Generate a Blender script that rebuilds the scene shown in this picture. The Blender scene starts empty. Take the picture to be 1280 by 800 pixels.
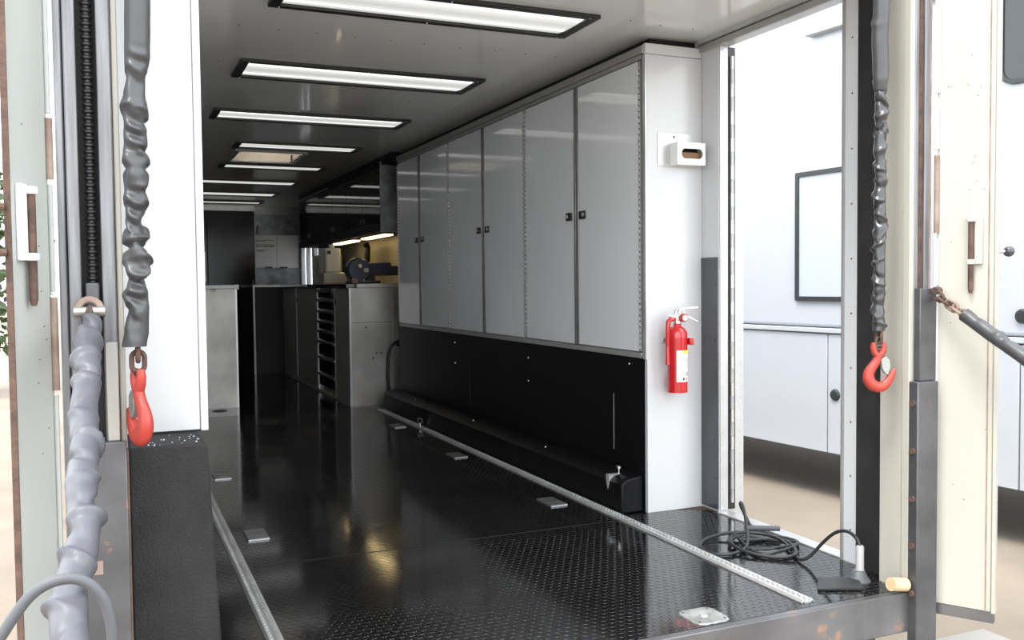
import bpy, bmesh, math, random
from mathutils import Vector, Matrix
R = math.radians
rnd = random.Random(7)
sc = bpy.context.scene
COL = sc.collection

# ------------------------------------------------------------------ camera
cam_d = bpy.data.cameras.new('camera'); cam = bpy.data.objects.new('camera', cam_d); COL.objects.link(cam)
cam_d.sensor_fit = 'HORIZONTAL'; cam_d.sensor_width = 36.0; cam_d.lens = 1150.0 / 1280.0 * 36.0
cam_d.clip_start = 0.05; cam_d.clip_end = 500
_f = Vector((0.399855, 0.91570552, -0.03999221)); _r = Vector((0.91623282, -0.40052163, -0.00999183)); _u = Vector((0.02516732, 0.03264689, 0.99915003))
cam.matrix_world = Matrix(((_r.x, _u.x, -_f.x, 0), (_r.y, _u.y, -_f.y, 0), (_r.z, _u.z, -_f.z, 1.02), (0, 0, 0, 1)))
sc.camera = cam

# ------------------------------------------------------------------ world, sun, exposure
w = bpy.data.worlds.new('overcast'); sc.world = w; w.use_nodes = True
nt = w.node_tree; bg = nt.nodes['Background']
bg.inputs['Color'].default_value = (0.93, 0.97, 1.0, 1); bg.inputs['Strength'].default_value = 2.1
sun_d = bpy.data.lights.new('sun', 'SUN'); sun = bpy.data.objects.new('sun', sun_d); COL.objects.link(sun)
sun_d.energy = 1.6; sun_d.angle = R(18); sun_d.color = (1.0, 0.96, 0.9)
sun.rotation_euler = Vector((0.42, 0.22, -0.88)).to_track_quat('-Z', 'Y').to_euler()
sc.view_settings.view_transform = 'Standard'; sc.view_settings.look = 'None'
sc.view_settings.exposure = 0.98; sc.view_settings.gamma = 1.0; sc.view_settings.use_curve_mapping = False

# ------------------------------------------------------------------ materials
M = {}
def mat(name, col, rough=0.5, metal=0.0, var=0.0, vscale=6.0, col2=None, coat=0.0, bump=0.0, bscale=80.0,
        spots=None, sscale=4.0, sthr=0.62, stretch=(1, 1, 1), emit=None, estr=0.0, rvar=0.0, spec=0.5):
    m = bpy.data.materials.new(name); m.use_nodes = True
    t = m.node_tree; b = t.nodes['Principled BSDF']; N = t.nodes; L = t.links
    b.inputs['Base Color'].default_value = (*col, 1); b.inputs['Roughness'].default_value = rough; b.inputs['Metallic'].default_value = metal
    b.inputs['Coat Weight'].default_value = coat; b.inputs['Coat Roughness'].default_value = 0.04
    b.inputs['Specular IOR Level'].default_value = spec
    tc = N.new('ShaderNodeTexCoord'); mp = N.new('ShaderNodeMapping'); mp.inputs['Scale'].default_value = stretch
    L.new(tc.outputs['Object'], mp.inputs['Vector'])
    out = None
    if var or col2:
        n = N.new('ShaderNodeTexNoise'); n.inputs['Scale'].default_value = vscale; n.inputs['Detail'].default_value = 6
        L.new(mp.outputs[0], n.inputs['Vector'])
        r = N.new('ShaderNodeValToRGB'); c2 = col2 or tuple(max(0, c * (1 - var)) for c in col)
        r.color_ramp.elements[0].position = 0.35; r.color_ramp.elements[1].position = 0.68
        r.color_ramp.elements[0].color = (*c2, 1); r.color_ramp.elements[1].color = (*col, 1)
        L.new(n.outputs['Fac'], r.inputs[0]); out = r.outputs[0]
        if rvar:
            mr = N.new('ShaderNodeMapRange'); mr.inputs['To Min'].default_value = rough; mr.inputs['To Max'].default_value = rough + rvar
            mr.inputs['From Min'].default_value = 0.3; mr.inputs['From Max'].default_value = 0.7
            L.new(n.outputs['Fac'], mr.inputs[0]); L.new(mr.outputs[0], b.inputs['Roughness'])
    if spots:
        n = N.new('ShaderNodeTexNoise'); n.inputs['Scale'].default_value = sscale; n.inputs['Detail'].default_value = 8; n.inputs['Roughness'].default_value = 0.65
        L.new(mp.outputs[0], n.inputs['Vector'])
        r = N.new('ShaderNodeValToRGB'); r.color_ramp.elements[0].position = sthr; r.color_ramp.elements[1].position = min(1, sthr + 0.06)
        L.new(n.outputs['Fac'], r.inputs[0])
        mx = N.new('ShaderNodeMix'); mx.data_type = 'RGBA'
        L.new(r.outputs[0], mx.inputs[0])
        if out: L.new(out, mx.inputs[6])
        else: mx.inputs[6].default_value = (*col, 1)
        mx.inputs[7].default_value = (*spots, 1); out = mx.outputs[2]
        if metal:
            iv = N.new('ShaderNodeMath'); iv.operation = 'MULTIPLY_ADD'; iv.inputs[1].default_value = -metal; iv.inputs[2].default_value = metal
            L.new(r.outputs[0], iv.inputs[0]); L.new(iv.outputs[0], b.inputs['Metallic'])
    if out: L.new(out, b.inputs['Base Color'])
    if bump:
        n = N.new('ShaderNodeTexNoise'); n.inputs['Scale'].default_value = bscale; n.inputs['Detail'].default_value = 4
        L.new(mp.outputs[0], n.inputs['Vector'])
        bp = N.new('ShaderNodeBump'); bp.inputs['Strength'].default_value = bump; bp.inputs['Distance'].default_value = 0.01
        L.new(n.outputs['Fac'], bp.inputs['Height']); L.new(bp.outputs[0], b.inputs['Normal'])
    if emit:
        b.inputs['Emission Color'].default_value = (*emit, 1); b.inputs['Emission Strength'].default_value = estr
    M[name] = m; return m
mat('white_panel', (0.61, 0.62, 0.64), 0.28, var=0.04, vscale=2, coat=0.3)
mat('ceiling_white', (0.93, 0.94, 0.945), 0.13, var=0.05, vscale=1.5, coat=0.4, bump=0.02, bscale=3)
mat('cream_paint', (0.435, 0.416, 0.365), 0.45, var=0.08, vscale=3, spots=(0.34, 0.24, 0.14), sscale=7, sthr=0.68, stretch=(3, 3, 0.8))
mat('chalky_paint', (0.40, 0.42, 0.405), 0.5, var=0.1, vscale=4, spots=(0.36, 0.24, 0.17), sscale=9, sthr=0.71, stretch=(2, 2, 0.7))
mat('door_grey', (0.82, 0.85, 0.88), 0.10, var=0.03, vscale=2, coat=0.5, bump=0.012, bscale=2.5)
mat('black_gloss', (0.008, 0.008, 0.009), 0.06, coat=0.6, bump=0.01, bscale=3)
mat('black_wall', (0.004, 0.004, 0.005), 0.45, var=0.3, vscale=5, spec=0.22)
mat('black_carpet', (0.016, 0.016, 0.017), 0.75, col2=(0.007, 0.007, 0.008), vscale=9, bump=0.35, bscale=160, spots=(0.10, 0.09, 0.08), sscale=30, sthr=0.76)
mat('black_satin', (0.006, 0.006, 0.007), 0.12, spec=0.2)
mat('slate_plate', (0.055, 0.06, 0.07), 0.22, var=0.3, vscale=4, coat=0.3)
mat('floor_rubber', (0.005, 0.005, 0.0055), 0.07, col2=(0.009, 0.009, 0.0095), vscale=3.0, rvar=0.07, bump=0.012, bscale=40, spec=0.85)
mat('floor_coin', (0.005, 0.005, 0.0055), 0.06, col2=(0.009, 0.009, 0.0095), vscale=3.0, rvar=0.08, bump=0.012, bscale=40, spec=0.85)
mat('aluminium', (0.66, 0.66, 0.66), 0.32, metal=0.5, var=0.25, vscale=5, bump=0.02, bscale=20)
mat('aluminium_dull', (0.42, 0.41, 0.39), 0.42, metal=0.75, var=0.35, vscale=3, bump=0.02, bscale=10, spots=(0.42, 0.33, 0.26), sscale=2.2, sthr=0.60)
mat('aluminium_bright', (0.58, 0.59, 0.60), 0.3, metal=0.45, var=0.15, vscale=8)
mat('alu_mottled', (0.36, 0.38, 0.40), 0.35, metal=0.4, col2=(0.19, 0.20, 0.215), vscale=9)
mat('trim_grey', (0.48, 0.48, 0.47), 0.34, metal=0.45, var=0.15, vscale=5)
mat('post_steel', (0.25, 0.255, 0.265), 0.38, metal=0.55, col2=(0.14, 0.14, 0.15), vscale=5, stretch=(14, 14, 0.7))
mat('plate_grey', (0.26, 0.26, 0.26), 0.35, metal=0.5, var=0.3, vscale=12)
mat('galvanised', (0.40, 0.41, 0.40), 0.4, metal=0.5, col2=(0.24, 0.25, 0.24), vscale=30)
mat('drawer_pull', (0.12, 0.12, 0.12), 0.35, metal=0.5)
mat('stain_red', (0.07, 0.012, 0.018), 0.15, spec=0.8)
mat('chrome', (0.80, 0.80, 0.80), 0.15, metal=1.0)
mat('steel_dark', (0.13, 0.13, 0.14), 0.42, metal=0.6, var=0.35, vscale=8, spots=(0.26, 0.13, 0.06), sscale=9, sthr=0.64)
mat('steel_worn', (0.20, 0.20, 0.21), 0.4, metal=0.7, var=0.35, vscale=6, spots=(0.30, 0.15, 0.07), sscale=6, sthr=0.62)
mat('rust', (0.12, 0.068, 0.048), 0.8, col2=(0.06, 0.036, 0.028), vscale=25, bump=0.3, bscale=90)
mat('rust_pale', (0.33, 0.26, 0.22), 0.7, col2=(0.20, 0.13, 0.10), vscale=14)
mat('black_plastic', (0.012, 0.012, 0.013), 0.35)
mat('black_frame', (0.015, 0.015, 0.016), 0.4)
mat('dark_void', (0.006, 0.006, 0.006), 0.6)
mat('sleeve_grey', (0.055, 0.056, 0.060), 0.42, var=0.15, vscale=12, coat=0.15)
mat('sleeve_pale', (0.095, 0.097, 0.112), 0.45, col2=(0.072, 0.074, 0.087), vscale=10)
mat('sleeve_black', (0.045, 0.046, 0.05), 0.25, var=0.3, vscale=20, coat=0.3)
mat('hook_red', (0.46, 0.045, 0.03), 0.38, col2=(0.34, 0.04, 0.028), vscale=12, spots=(0.22, 0.10, 0.06), sscale=20, sthr=0.68)
mat('red_gloss', (0.52, 0.015, 0.02), 0.18, coat=0.5)
mat('paper_label', (0.82, 0.82, 0.80), 0.6)
mat('label_yellow', (0.85, 0.75, 0.08), 0.6)
mat('ink', (0.03, 0.03, 0.035), 0.6)
mat('ink_grey', (0.35, 0.35, 0.36), 0.6)
mat('ink_red', (0.65, 0.06, 0.05), 0.6)
mat('white_gloss', (0.82, 0.82, 0.81), 0.22, coat=0.3)
mat('cardboard', (0.22, 0.13, 0.07), 0.8)
mat('cable_grey', (0.08, 0.084, 0.094), 0.5)
mat('cable_black', (0.02, 0.021, 0.023), 0.4)
mat('plug_grey', (0.32, 0.32, 0.32), 0.5)
mat('wood_pale', (0.62, 0.50, 0.33), 0.6, col2=(0.5, 0.36, 0.2), vscale=20)
mat('vent_tan', (0.80, 0.74, 0.66), 0.5, col2=(0.62, 0.52, 0.43), vscale=5)
mat('navy_paint', (0.012, 0.018, 0.05), 0.35)
mat('plastic_white', (0.62, 0.62, 0.60), 0.4)
mat('splash_lamplit', (0.60, 0.52, 0.36), 0.4, metal=0.3)  # aluminium with the strip lamps' warm light put into its colour
mat('whiteboard', (0.9, 0.9, 0.88), 0.25)
mat('lamp_warm', (0.9, 0.8, 0.5), 0.5, emit=(1.0, 0.76, 0.36), estr=2.6)
mat('ground_sand', (0.285, 0.236, 0.185), 0.9, col2=(0.225, 0.186, 0.146), vscale=1.2, bump=0.4, bscale=22, spots=(0.26, 0.20, 0.15), sscale=5, sthr=0.69)
mat('concrete', (0.33, 0.315, 0.29), 0.9, var=0.12, vscale=3, bump=0.15, bscale=30)
mat('mh_white', (0.43, 0.452, 0.49), 0.22, var=0.02, coat=0.4)
mat('mh_pane_reflection', (0.43, 0.465, 0.515), 0.08, coat=0.5)  # opaque pale pane, whitish reflection put into its colour
mat('mh_glass', (0.03, 0.037, 0.04), 0.06)
mat('mh_frame', (0.022, 0.024, 0.027), 0.4)
mat('tyre', (0.015, 0.015, 0.016), 0.8)
mat('leaf', (0.07, 0.11, 0.04), 0.6, col2=(0.035, 0.06, 0.02), vscale=5)
mat('bark', (0.12, 0.09, 0.06), 0.9, var=0.3)
m = mat('clear_glass', (1, 1, 1), 0.0); m.node_tree.nodes['Principled BSDF'].inputs['Transmission Weight'].default_value = 1.0
t = M['vent_tan'].node_tree; tb = t.nodes.new('ShaderNodeBsdfTranslucent'); tb.inputs['Color'].default_value = (0.85, 0.78, 0.68, 1)
ms = t.nodes.new('ShaderNodeMixShader'); ms.inputs[0].default_value = 0.5; ob_ = t.nodes['Material Output']
t.links.new(t.nodes['Principled BSDF'].outputs[0], ms.inputs[1]); t.links.new(tb.outputs[0], ms.inputs[2]); t.links.new(ms.outputs[0], ob_.inputs['Surface'])
# lit lamp cover: two tubes glow through the frosted plastic
m = bpy.data.materials.new('lamp_cover'); m.use_nodes = True; t = m.node_tree; b = t.nodes['Principled BSDF']
b.inputs['Base Color'].default_value = (0.55, 0.56, 0.54, 1); b.inputs['Roughness'].default_value = 0.25
tc = t.nodes.new('ShaderNodeTexCoord'); sp = t.nodes.new('ShaderNodeSeparateXYZ'); t.links.new(tc.outputs['Generated'], sp.inputs[0])
rp = t.nodes.new('ShaderNodeValToRGB'); cr = rp.color_ramp; cr.interpolation = 'EASE'
for p_, v_ in ((0.0, .26), (0.10, .34), (0.19, 1.0), (0.28, .42), (0.5, .30), (0.68, .40), (0.79, .85), (0.90, .34), (1.0, .24)):
    if p_ in (0.0, 1.0): e = cr.elements[0 if p_ == 0 else len(cr.elements) - 1]
    else: e = cr.elements.new(p_)
    e.color = (v_, v_, v_ * 0.97, 1)
t.links.new(sp.outputs['Y'], rp.inputs[0]); t.links.new(rp.outputs[0], b.inputs['Emission Color']); b.inputs['Emission Strength'].default_value = 0.85
M['lamp_cover'] = m

# ------------------------------------------------------------------ mesh helpers
ORG = {}
class MB:
    def __init__(s): s.v = []; s.f = []
    def add(s, vs, fs):
        o = len(s.v); s.v += [tuple(p) for p in vs]; s.f += [tuple(i + o for i in f) for f in fs]; return s
    def box(s, x0, x1, y0, y1, z0, z1):
        return s.add([(x, y, z) for z in (z0, z1) for y in (y0, y1) for x in (x0, x1)],
                     [(0, 2, 3, 1), (4, 5, 7, 6), (0, 1, 5, 4), (2, 6, 7, 3), (0, 4, 6, 2), (1, 3, 7, 5)])
    def prism(s, pts, d):            # extruded planar polygon (3d points) along d
        n = len(pts); d = Vector(d); a = [Vector(p) for p in pts]; b = [p + d for p in a]
        return s.add(a + b, [tuple(range(n))[::-1], tuple(range(n, 2 * n))] + [(i, (i + 1) % n, n + (i + 1) % n, n + i) for i in range(n)])
    def cyl(s, p0, p1, r0, r1=None, n=12, cap=True):
        r1 = r0 if r1 is None else r1
        return s.tube([p0, p1], [r0, r1], n, cap)
    def tube(s, path, rad, n=10, cap=True, flat=None, closed=False):
        P = [Vector(p) for p in path]; k = len(P); rad = rad if hasattr(rad, '__len__') else [rad] * k
        rings = []; prev = None
        for i in range(k):
            if closed: tg = P[(i + 1) % k] - P[i - 1]
            else: tg = P[min(i + 1, k - 1)] - P[max(i - 1, 0)]
            tg.normalize()
            if prev is None:
                a = flat.copy() if flat is not None else Vector((0, 0, 1)) if abs(tg.z) < 0.9 else Vector((1, 0, 0))
            else: a = prev
            a = (a - tg * a.dot(tg)).normalized(); prev = a; bb = tg.cross(a)
            rings.append([P[i] + (a * math.cos(2 * math.pi * j / n) + bb * math.sin(2 * math.pi * j / n)) * rad[i] for j in range(n)])
        vs = [p for r in rings for p in r]; fs = []
        for i in range(k if closed else k - 1):
            i2 = (i + 1) % k
            for j in range(n): fs.append((i * n + j, i * n + (j + 1) % n, i2 * n + (j + 1) % n, i2 * n + j))
        if cap and not closed: fs += [tuple(range(n))[::-1], tuple((k - 1) * n + j for j in range(n))]
        return s.add(vs, fs)
    def lathe(s, prof, c, n=20, axis='z'):   # prof: (r, h)
        vs = []; fs = []
        for r, h in prof:
            for j in range(n):
                a = 2 * math.pi * j / n; p = (r * math.cos(a), r * math.sin(a), h)
                if axis == 'y': p = (p[0], h, p[1])
                if axis == 'x': p = (h, p[0], p[1])
                vs.append((c[0] + p[0], c[1] + p[1], c[2] + p[2]))
        for i in range(len(prof) - 1):
            for j in range(n): fs.append((i * n + j, i * n + (j + 1) % n, (i + 1) * n + (j + 1) % n, (i + 1) * n + j))
        fs += [tuple(range(n))[::-1], tuple((len(prof) - 1) * n + j for j in range(n))]
        return s.add(vs, fs)
    def build(s, name, m, parent=None, origin=None, bevel=0.0, smooth=True, ang=38):
        po = ORG.get(parent.name, Vector()) if parent else Vector()
        o = Vector(origin) if origin is not None else po
        me = bpy.data.meshes.new(name); me.from_pydata([Vector(p) - o for p in s.v], [], s.f)
        bm = bmesh.new(); bm.from_mesh(me); bmesh.ops.recalc_face_normals(bm, faces=bm.faces)
        if smooth:
            for f in bm.faces: f.smooth = True
            for e in bm.edges:
                if len(e.link_faces) != 2 or e.calc_face_angle(0) > R(ang): e.smooth = False
        bm.to_mesh(me); bm.free()
        me.materials.append(M[m] if isinstance(m, str) else m)
        ob = bpy.data.objects.new(name, me); COL.objects.link(ob); ob.location = o - po
        if parent: ob.parent = parent
        ORG[ob.name] = o
        if bevel:
            md = ob.modifiers.new('bevel', 'BEVEL'); md.width = bevel; md.segments = 2; md.limit_method = 'ANGLE'; md.angle_limit = R(50)
        return ob
def tag(o, label=None, cat=None, group=None, kind=None):
    if label: o['label'] = label
    if cat: o['category'] = cat
    if group: o['group'] = group
    if kind: o['kind'] = kind
    return o
def thing(name, loc, label, cat, group=None):
    o = bpy.data.objects.new(name, None); COL.objects.link(o); o.location = loc; o.empty_display_size = 0.1
    ORG[o.name] = Vector(loc); return tag(o, label, cat, group)
def box(name, m, parent, *b, bevel=0.0, origin=None): return MB().box(*b).build(name, m, parent, bevel=bevel, origin=origin)
def copy_tree(o, parent=None):
    c = o.copy(); COL.objects.link(c); c.parent = parent; ORG[c.name] = ORG[o.name].copy()
    for ch in list(o.children): copy_tree(ch, c)
    return c
def piece(src, loc, parent):          # linked copy of a part at another place (world coordinates)
    c = src.copy(); COL.objects.link(c); c.parent = parent; c.location = Vector(loc) - ORG[parent.name]; ORG[c.name] = Vector(loc); return c
def struct(o): o['kind'] = 'structure'; return o
def screws(pts, normal, r, h, m, parent, name='screws', n=6):
    mb = MB(); nv = Vector(normal)
    for p in pts: p = Vector(p); mb.cyl(p - nv * h * .3, p + nv * h, r, r * .7, n)
    o = mb.build(name, m, parent); o['kind'] = 'stuff'; return o

ZC = 2.09; XL = -0.03; XR = 2.44; YREAR = 2.22; YFAR = 12.9; G = -0.65
XF = 2.15; Y0 = 3.47
HID = 0.002

# ------------------------------------------------------------------ ground and surroundings
g = MB().box(-60, 60, -40, 80, G - 0.2, G).build('ground', 'ground_sand'); struct(g)
box('concrete_slab', 'concrete', g, 2.85, 3.75, -3.0, 3.05, G - .02, G + 0.012)

# ------------------------------------------------------------------ trailer shell
fl = struct(MB().box(XL, XR, YREAR + 0.012, YFAR, -0.06, 0.0).build('floor', 'floor_rubber'))
# raised coins of the rubber floor covering
pit = 0.0305; rowp = pit * 0.866; cr_ = 0.0134; nc = 16; hh = 0.00078
vs, fs = [], []
ring = [(math.cos(2 * math.pi * j / nc), math.sin(2 * math.pi * j / nc)) for j in range(nc)]
y = YREAR + 0.03; row = 0
def coin_ok(x, y):
    if x > 2.02 and 3.46 < y < 7.4: return False
    if abs(x - 2.0) < 0.030 or abs(x - 0.41) < 0.030: return False
    if x < 0.225 and y < 3.95: return False
    return True
while y < 7.5:
    x = 0.0 + (0.5 * pit if row % 2 else 0)
    while x < XR - 0.02:
        if coin_ok(x, y):
            o = len(vs)
            for r_, z_ in ((cr_, -0.0002), (cr_ * 0.91, hh)):
                for c, s_ in ring: vs.append((x + c * r_, y + s_ * r_, z_))
            for j in range(nc): fs.append((o + j, o + (j + 1) % nc, o + nc + (j + 1) % nc, o + nc + j))
            fs.append(tuple(range(o + nc, o + 2 * nc)))
        x += pit
    y += rowp; row += 1
me = bpy.data.meshes.new('tread_coins'); me.from_pydata(vs, [], fs); me.materials.append(M['floor_coin'])
tc_ = bpy.data.objects.new('tread_coins', me); COL.objects.link(tc_); tc_.parent = fl; tc_['kind'] = 'stuff'
mb = MB()
for (x, y) in ((1.537, 2.245), (1.567, 2.245), (1.552, 2.271), (1.582, 2.271), (1.522, 2.271), (1.537, 2.298), (1.567, 2.298)): mb.lathe([(.013, .0), (.0115, .00125)], (x + .003, y + .004, 0), 12)
mb.build('paint_stain', 'stain_red', fl)['kind'] = 'stuff'
MB().prism([(2.30, 3.445, 0), (2.335, 3.425, 0), (2.36, 3.432, 0), (2.385, 3.40, 0), (2.42, 3.385, 0), (2.425, 3.34, 0), (2.44, 3.33, 0), (2.44, 3.447, 0)], (0, 0, .0022)).build('rust_stain', 'rust', fl)
box('floor_seam', 'dark_void', fl, 0.45, 1.97, 3.395, 3.399, 0.0, 0.0021)
# steel rail across the rear edge of the floor, side sill
rail = MB().box(XL, 2.37, YREAR - 0.02, YREAR + 0.012, -0.13, 0.0).build('trim_1', 'steel_worn', bevel=0.003); struct(rail)
sill = MB().box(XR - 0.012, XR + 0.05, 2.56, 3.32, -0.06, 0.006).build('trim_2', 'aluminium', bevel=0.002); struct(sill)
def holed(z0, z1, xa, xb):
    return MB().box(xa, xb, YREAR, 7.54, z0, z1).box(xa, xb, 8.16, YFAR + .1, z0, z1).box(xa, .97, 7.54, 8.16, z0, z1).box(1.46, xb, 7.54, 8.16, z0, z1)
ce = struct(holed(ZC, ZC + .05, XL, XR).build('ceiling', 'ceiling_white'))
pts = []
for k in range(7):
    for i in range(14): pts.append((0.18 + i * 0.163 + rnd.uniform(-.01, .01), 2.66 + k * 0.645 + rnd.uniform(-.01, .01), ZC))
screws(pts, (0, 0, -1), 0.0045, 0.002, 'steel_dark', ce, 'ceiling_screws')
struct(holed(ZC + .05, ZC + .1, XL - .06, XR + .06).build('roof', 'white_panel'))
# rear header beam above the opening (out of frame) and left wall
struct(MB().box(XL - 0.06, XL, 2.34, YFAR + .1, -0.13, ZC + .05).build('wall_left', 'white_panel'))
wf = struct(MB().box(XL, XR, YFAR, YFAR + 0.1, 0, ZC).build('wall_far', 'alu_mottled'))
struct(MB().box(1.76, XR, YFAR - .015, YFAR, 1.99, ZC).build('trim_3', 'trim_grey'))
# right wall with the side door opening (y 2.56..3.32) and an added daylight opening (y 11.65..12.85)
wr = MB()
wr.box(XR, XR + .06, 3.325, 11.65, -0.13, ZC + .05); wr.box(XR, XR + .06, 11.65, 12.85, -0.13, 1.03); wr.box(XR, XR + .06, 11.65, 12.85, 1.55, ZC + .05)
wr.box(XR, XR + .06, 12.85, YFAR + .1, -0.13, ZC + .05); wr.box(XR, XR + .06, 2.48, 3.325, 2.04, ZC + .05)
wr = struct(wr.build('wall_right', 'white_panel'))
# added opening in place of a far side door: white strips with daylight between
wn = struct(MB().box(XR - .006, XR + .05, 11.65, 11.69, 1.03, 1.55).build('daylight_opening', 'white_panel'))
for yy in (11.95, 12.05, 12.42, 12.80): box('opening_strip', 'white_panel' if yy != 12.05 else 'black_frame', wn, XR - .006, XR + .05, yy, yy + (.05 if yy != 12.05 else .04), 1.03, 1.55)
box('pane', 'clear_glass', wn, XR + .03, XR + .036, 11.69, 12.85, 1.03, 1.55)
# header trims over the side opening
hd = struct(MB().box(XR - .016, XR, 2.56, 3.46, 2.035, 2.062).build('trim_4', 'trim_grey', bevel=.002))
box('header_lip', 'aluminium', hd, XR - .022, XR, 2.56, 3.46, 2.066, 2.074); box('header_strip', 'white_panel', hd, XR - .012, XR, 2.56, 3.46, 2.074, 2.09)
# rear jamb of the side opening: white strip, black rubber seal
jb = struct(MB().box(XR - .015, XR + .06, 2.485, 2.56, -0.06, ZC).build('trim_5', 'white_panel', bevel=.003))
box('jamb_edge', 'trim_grey', jb, XR - .02, XR + .06, 2.56, 2.57, -0.06, 2.04)
screws([(XR - .015, 2.525, z) for z in [0.12 + .195 * i for i in range(10)]], (-1, 0, 0), .004, .002, 'rust', jb)
sl = struct(MB().box(XR - .03, XR + .02, 2.33, 2.485, -0.02, ZC).build('trim_6', 'black_carpet', bevel=.004))
# front jamb of the side opening facing the rear, holding the piano hinge
fj = struct(MB().box(XR + .0605, XR + .082, 3.3255, 3.36, -0.06, 2.04).build('trim_7', 'aluminium_bright'))

# open side door folded flat along the outside
dr = struct(MB().box(XR + .085, XR + .125, 3.335, 4.09, -0.05, 2.03).build('door_1', 'white_panel', bevel=.004))
box('door_edge_strip', 'aluminium', dr, XR + .083, XR + .127, 3.327, 3.335, -0.05, 2.03)
# piano hinge
ph = thing('piano_hinge', (XR + .06, 3.32, 0.0), 'long polished piano hinge running up the open side doorway', 'hinge')
lf = box('hinge_leaf', 'aluminium_bright', ph, XR + .004, XR + .043, 3.319, 3.325, 0.01, 2.035)
screws([(XR + .016, 3.319, .05 + i * .0505) for i in range(40)], (0, -1, 0), .0035, .0015, 'trim_grey', lf)
lf2 = box('hinge_leaf', 'aluminium_bright', ph, XR + .082, XR + .127, 3.319, 3.325, 0.01, 2.035)
screws([(XR + .110, 3.319, .05 + i * .0505) for i in range(40)], (0, -1, 0), .0035, .0015, 'trim_grey', lf2)
box('hinge_gap', 'black_frame', ph, XR + .043, XR + .082, 3.321, 3.3255, 0.01, 2.035)
kn = MB().cyl((0, 0, -.0285), (0, 0, .0285), .0095, n=12); k0 = None
for i in range(17):
    p = (XR + .0635, 3.316, .07 + i * .1185)
    if k0 is None: kn.v = [tuple(Vector(q) + Vector(p)) for q in kn.v]; k0 = kn.build('hinge_knuckle', 'chrome', ph, origin=p)
    else: piece(k0, p, ph)
k1 = None; kn = MB().cyl((0, 0, -.0300), (0, 0, .0300), .0088, n=12)
for i in range(16):
    p = (XR + .0635, 3.316, .12925 + i * .1185)
    if k1 is None: kn.v = [tuple(Vector(q) + Vector(p)) for q in kn.v]; k1 = kn.build('hinge_knuckle', 'trim_grey', ph, origin=p)
    else: piece(k1, p, ph)
# dark kick plate on the wall beside the hinge
kp = MB().box(XR - .008, XR, 3.325, 3.446, .012, 1.125).build('kick_plate', 'slate_plate', bevel=.002)
tag(kp, 'dark grey metal kick plate screwed to the wall beside the piano hinge', 'plate')
screws([(XR - .008, yy, zz) for yy, zz in ((3.345, 1.08), (3.345, .92), (3.345, .76), (3.345, .68), (3.38, .765), (3.38, .68), (3.42, .77), (3.42, .69), (3.345, .5), (3.345, .32), (3.345, .15), (3.345, 1.0))], (-1, 0, 0), .005, .003, 'steel_dark', kp)

# ------------------------------------------------------------------ tall grey cabinets on the right
seams = [3.49, 4.094, 4.721, 5.342, 5.99, 6.626, 7.20]
ZD0, ZD1 = 0.712, 1.985
labels = ['light grey double-door wall cabinet next to the white end panel',
          'middle light grey double-door wall cabinet between two other grey cabinets',
          'light grey double-door wall cabinet next to the black overhead cabinets']
for u in range(3):
    ya, ym, yb = seams[2 * u], seams[2 * u + 1], seams[2 * u + 2]
    t = thing('wall_cabinet', (XF, ym, ZD0 - .03), labels[u], 'cabinet', 'grey wall cabinets above the black panel')
    box('cabinet_body', 'trim_grey', t, XF + .012, XR - .002, ya - (.018 if u == 0 else 0) + .001, yb - .001, ZD0 - .03, 2.013)
    box('bottom_rail', 'trim_grey', t, XF - .002, XF + .012, ya + .001, yb - .001, ZD0 - .03, ZD0 - .005, bevel=.002)
    box('top_rail', 'trim_grey', t, XF - .002, XF + .012, ya + .001, yb - .001, ZD1 + .006, 2.012, bevel=.002)
    for k, (a, b_) in enumerate(((ya, ym), (ym, yb))):
        hy = a if k == 0 else b_
        a2 = a + (.022 if k == 0 else .022); b2 = b_ - .022
        d = box('door', 'door_grey', t, XF - .006, XF + .010, a2, b2, ZD0, ZD1, bevel=.002)
        # bright edge at the meeting stile
        e0 = (b_ - .021) if k == 0 else a + .004
        box('edge_strip', 'plate_grey', d, XF - .010, XF + .008, e0, e0 + .017, ZD0, ZD1, bevel=.003)
        # latch
        ly = (b_ - .072) if k == 0 else (a + .072)
        la = box('latch', 'black_plastic', d, XF - .016, XF - .006, ly - .03, ly + .03, 1.333, 1.372, bevel=.003)
        MB().lathe([(.002, -.0195), (.010, -.0195), (.011, -.016), (.011, -.014)], (XF, ly + (.012 if k else -.012), 1.353), 12, 'x').build('latch_button', 'trim_grey', d)
        # piano hinge with fine knuckles
        hb = box('door_hinge', 'trim_grey', d, XF - .004, XF + .006, hy + (.003 if k == 0 else -.020), hy + (.020 if k == 0 else -.003), ZD0, ZD1)
        mb = MB(); z = ZD0 + .012; yc = hy + (.0115 if k == 0 else -.0115)
        while z < ZD1 - .02: mb.cyl((XF - .006, yc, z), (XF - .006, yc, z + .015), .0072, n=6); z += .0255
        o = mb.build('knuckles', 'aluminium_bright', d); o['kind'] = 'stuff'
# crown trim over the cabinets
ct = struct(MB().prism([(XF - .006, 3.472, 2.014), (XF + .2, 3.472, 2.014), (XF + .2, 3.472, 2.052), (XF + .004, 3.472, 2.052), (XF - .006, 3.472, 2.044)], (0, 7.215 - 3.472, 0)).build('trim_8', 'trim_grey', bevel=.002))
box('gap_shadow_fill', 'dark_void', ct, XF + .05, XR - .002, 3.50, 7.21, 2.053, ZC - .001)  # black box standing for the shadow between crown and ceiling
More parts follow.
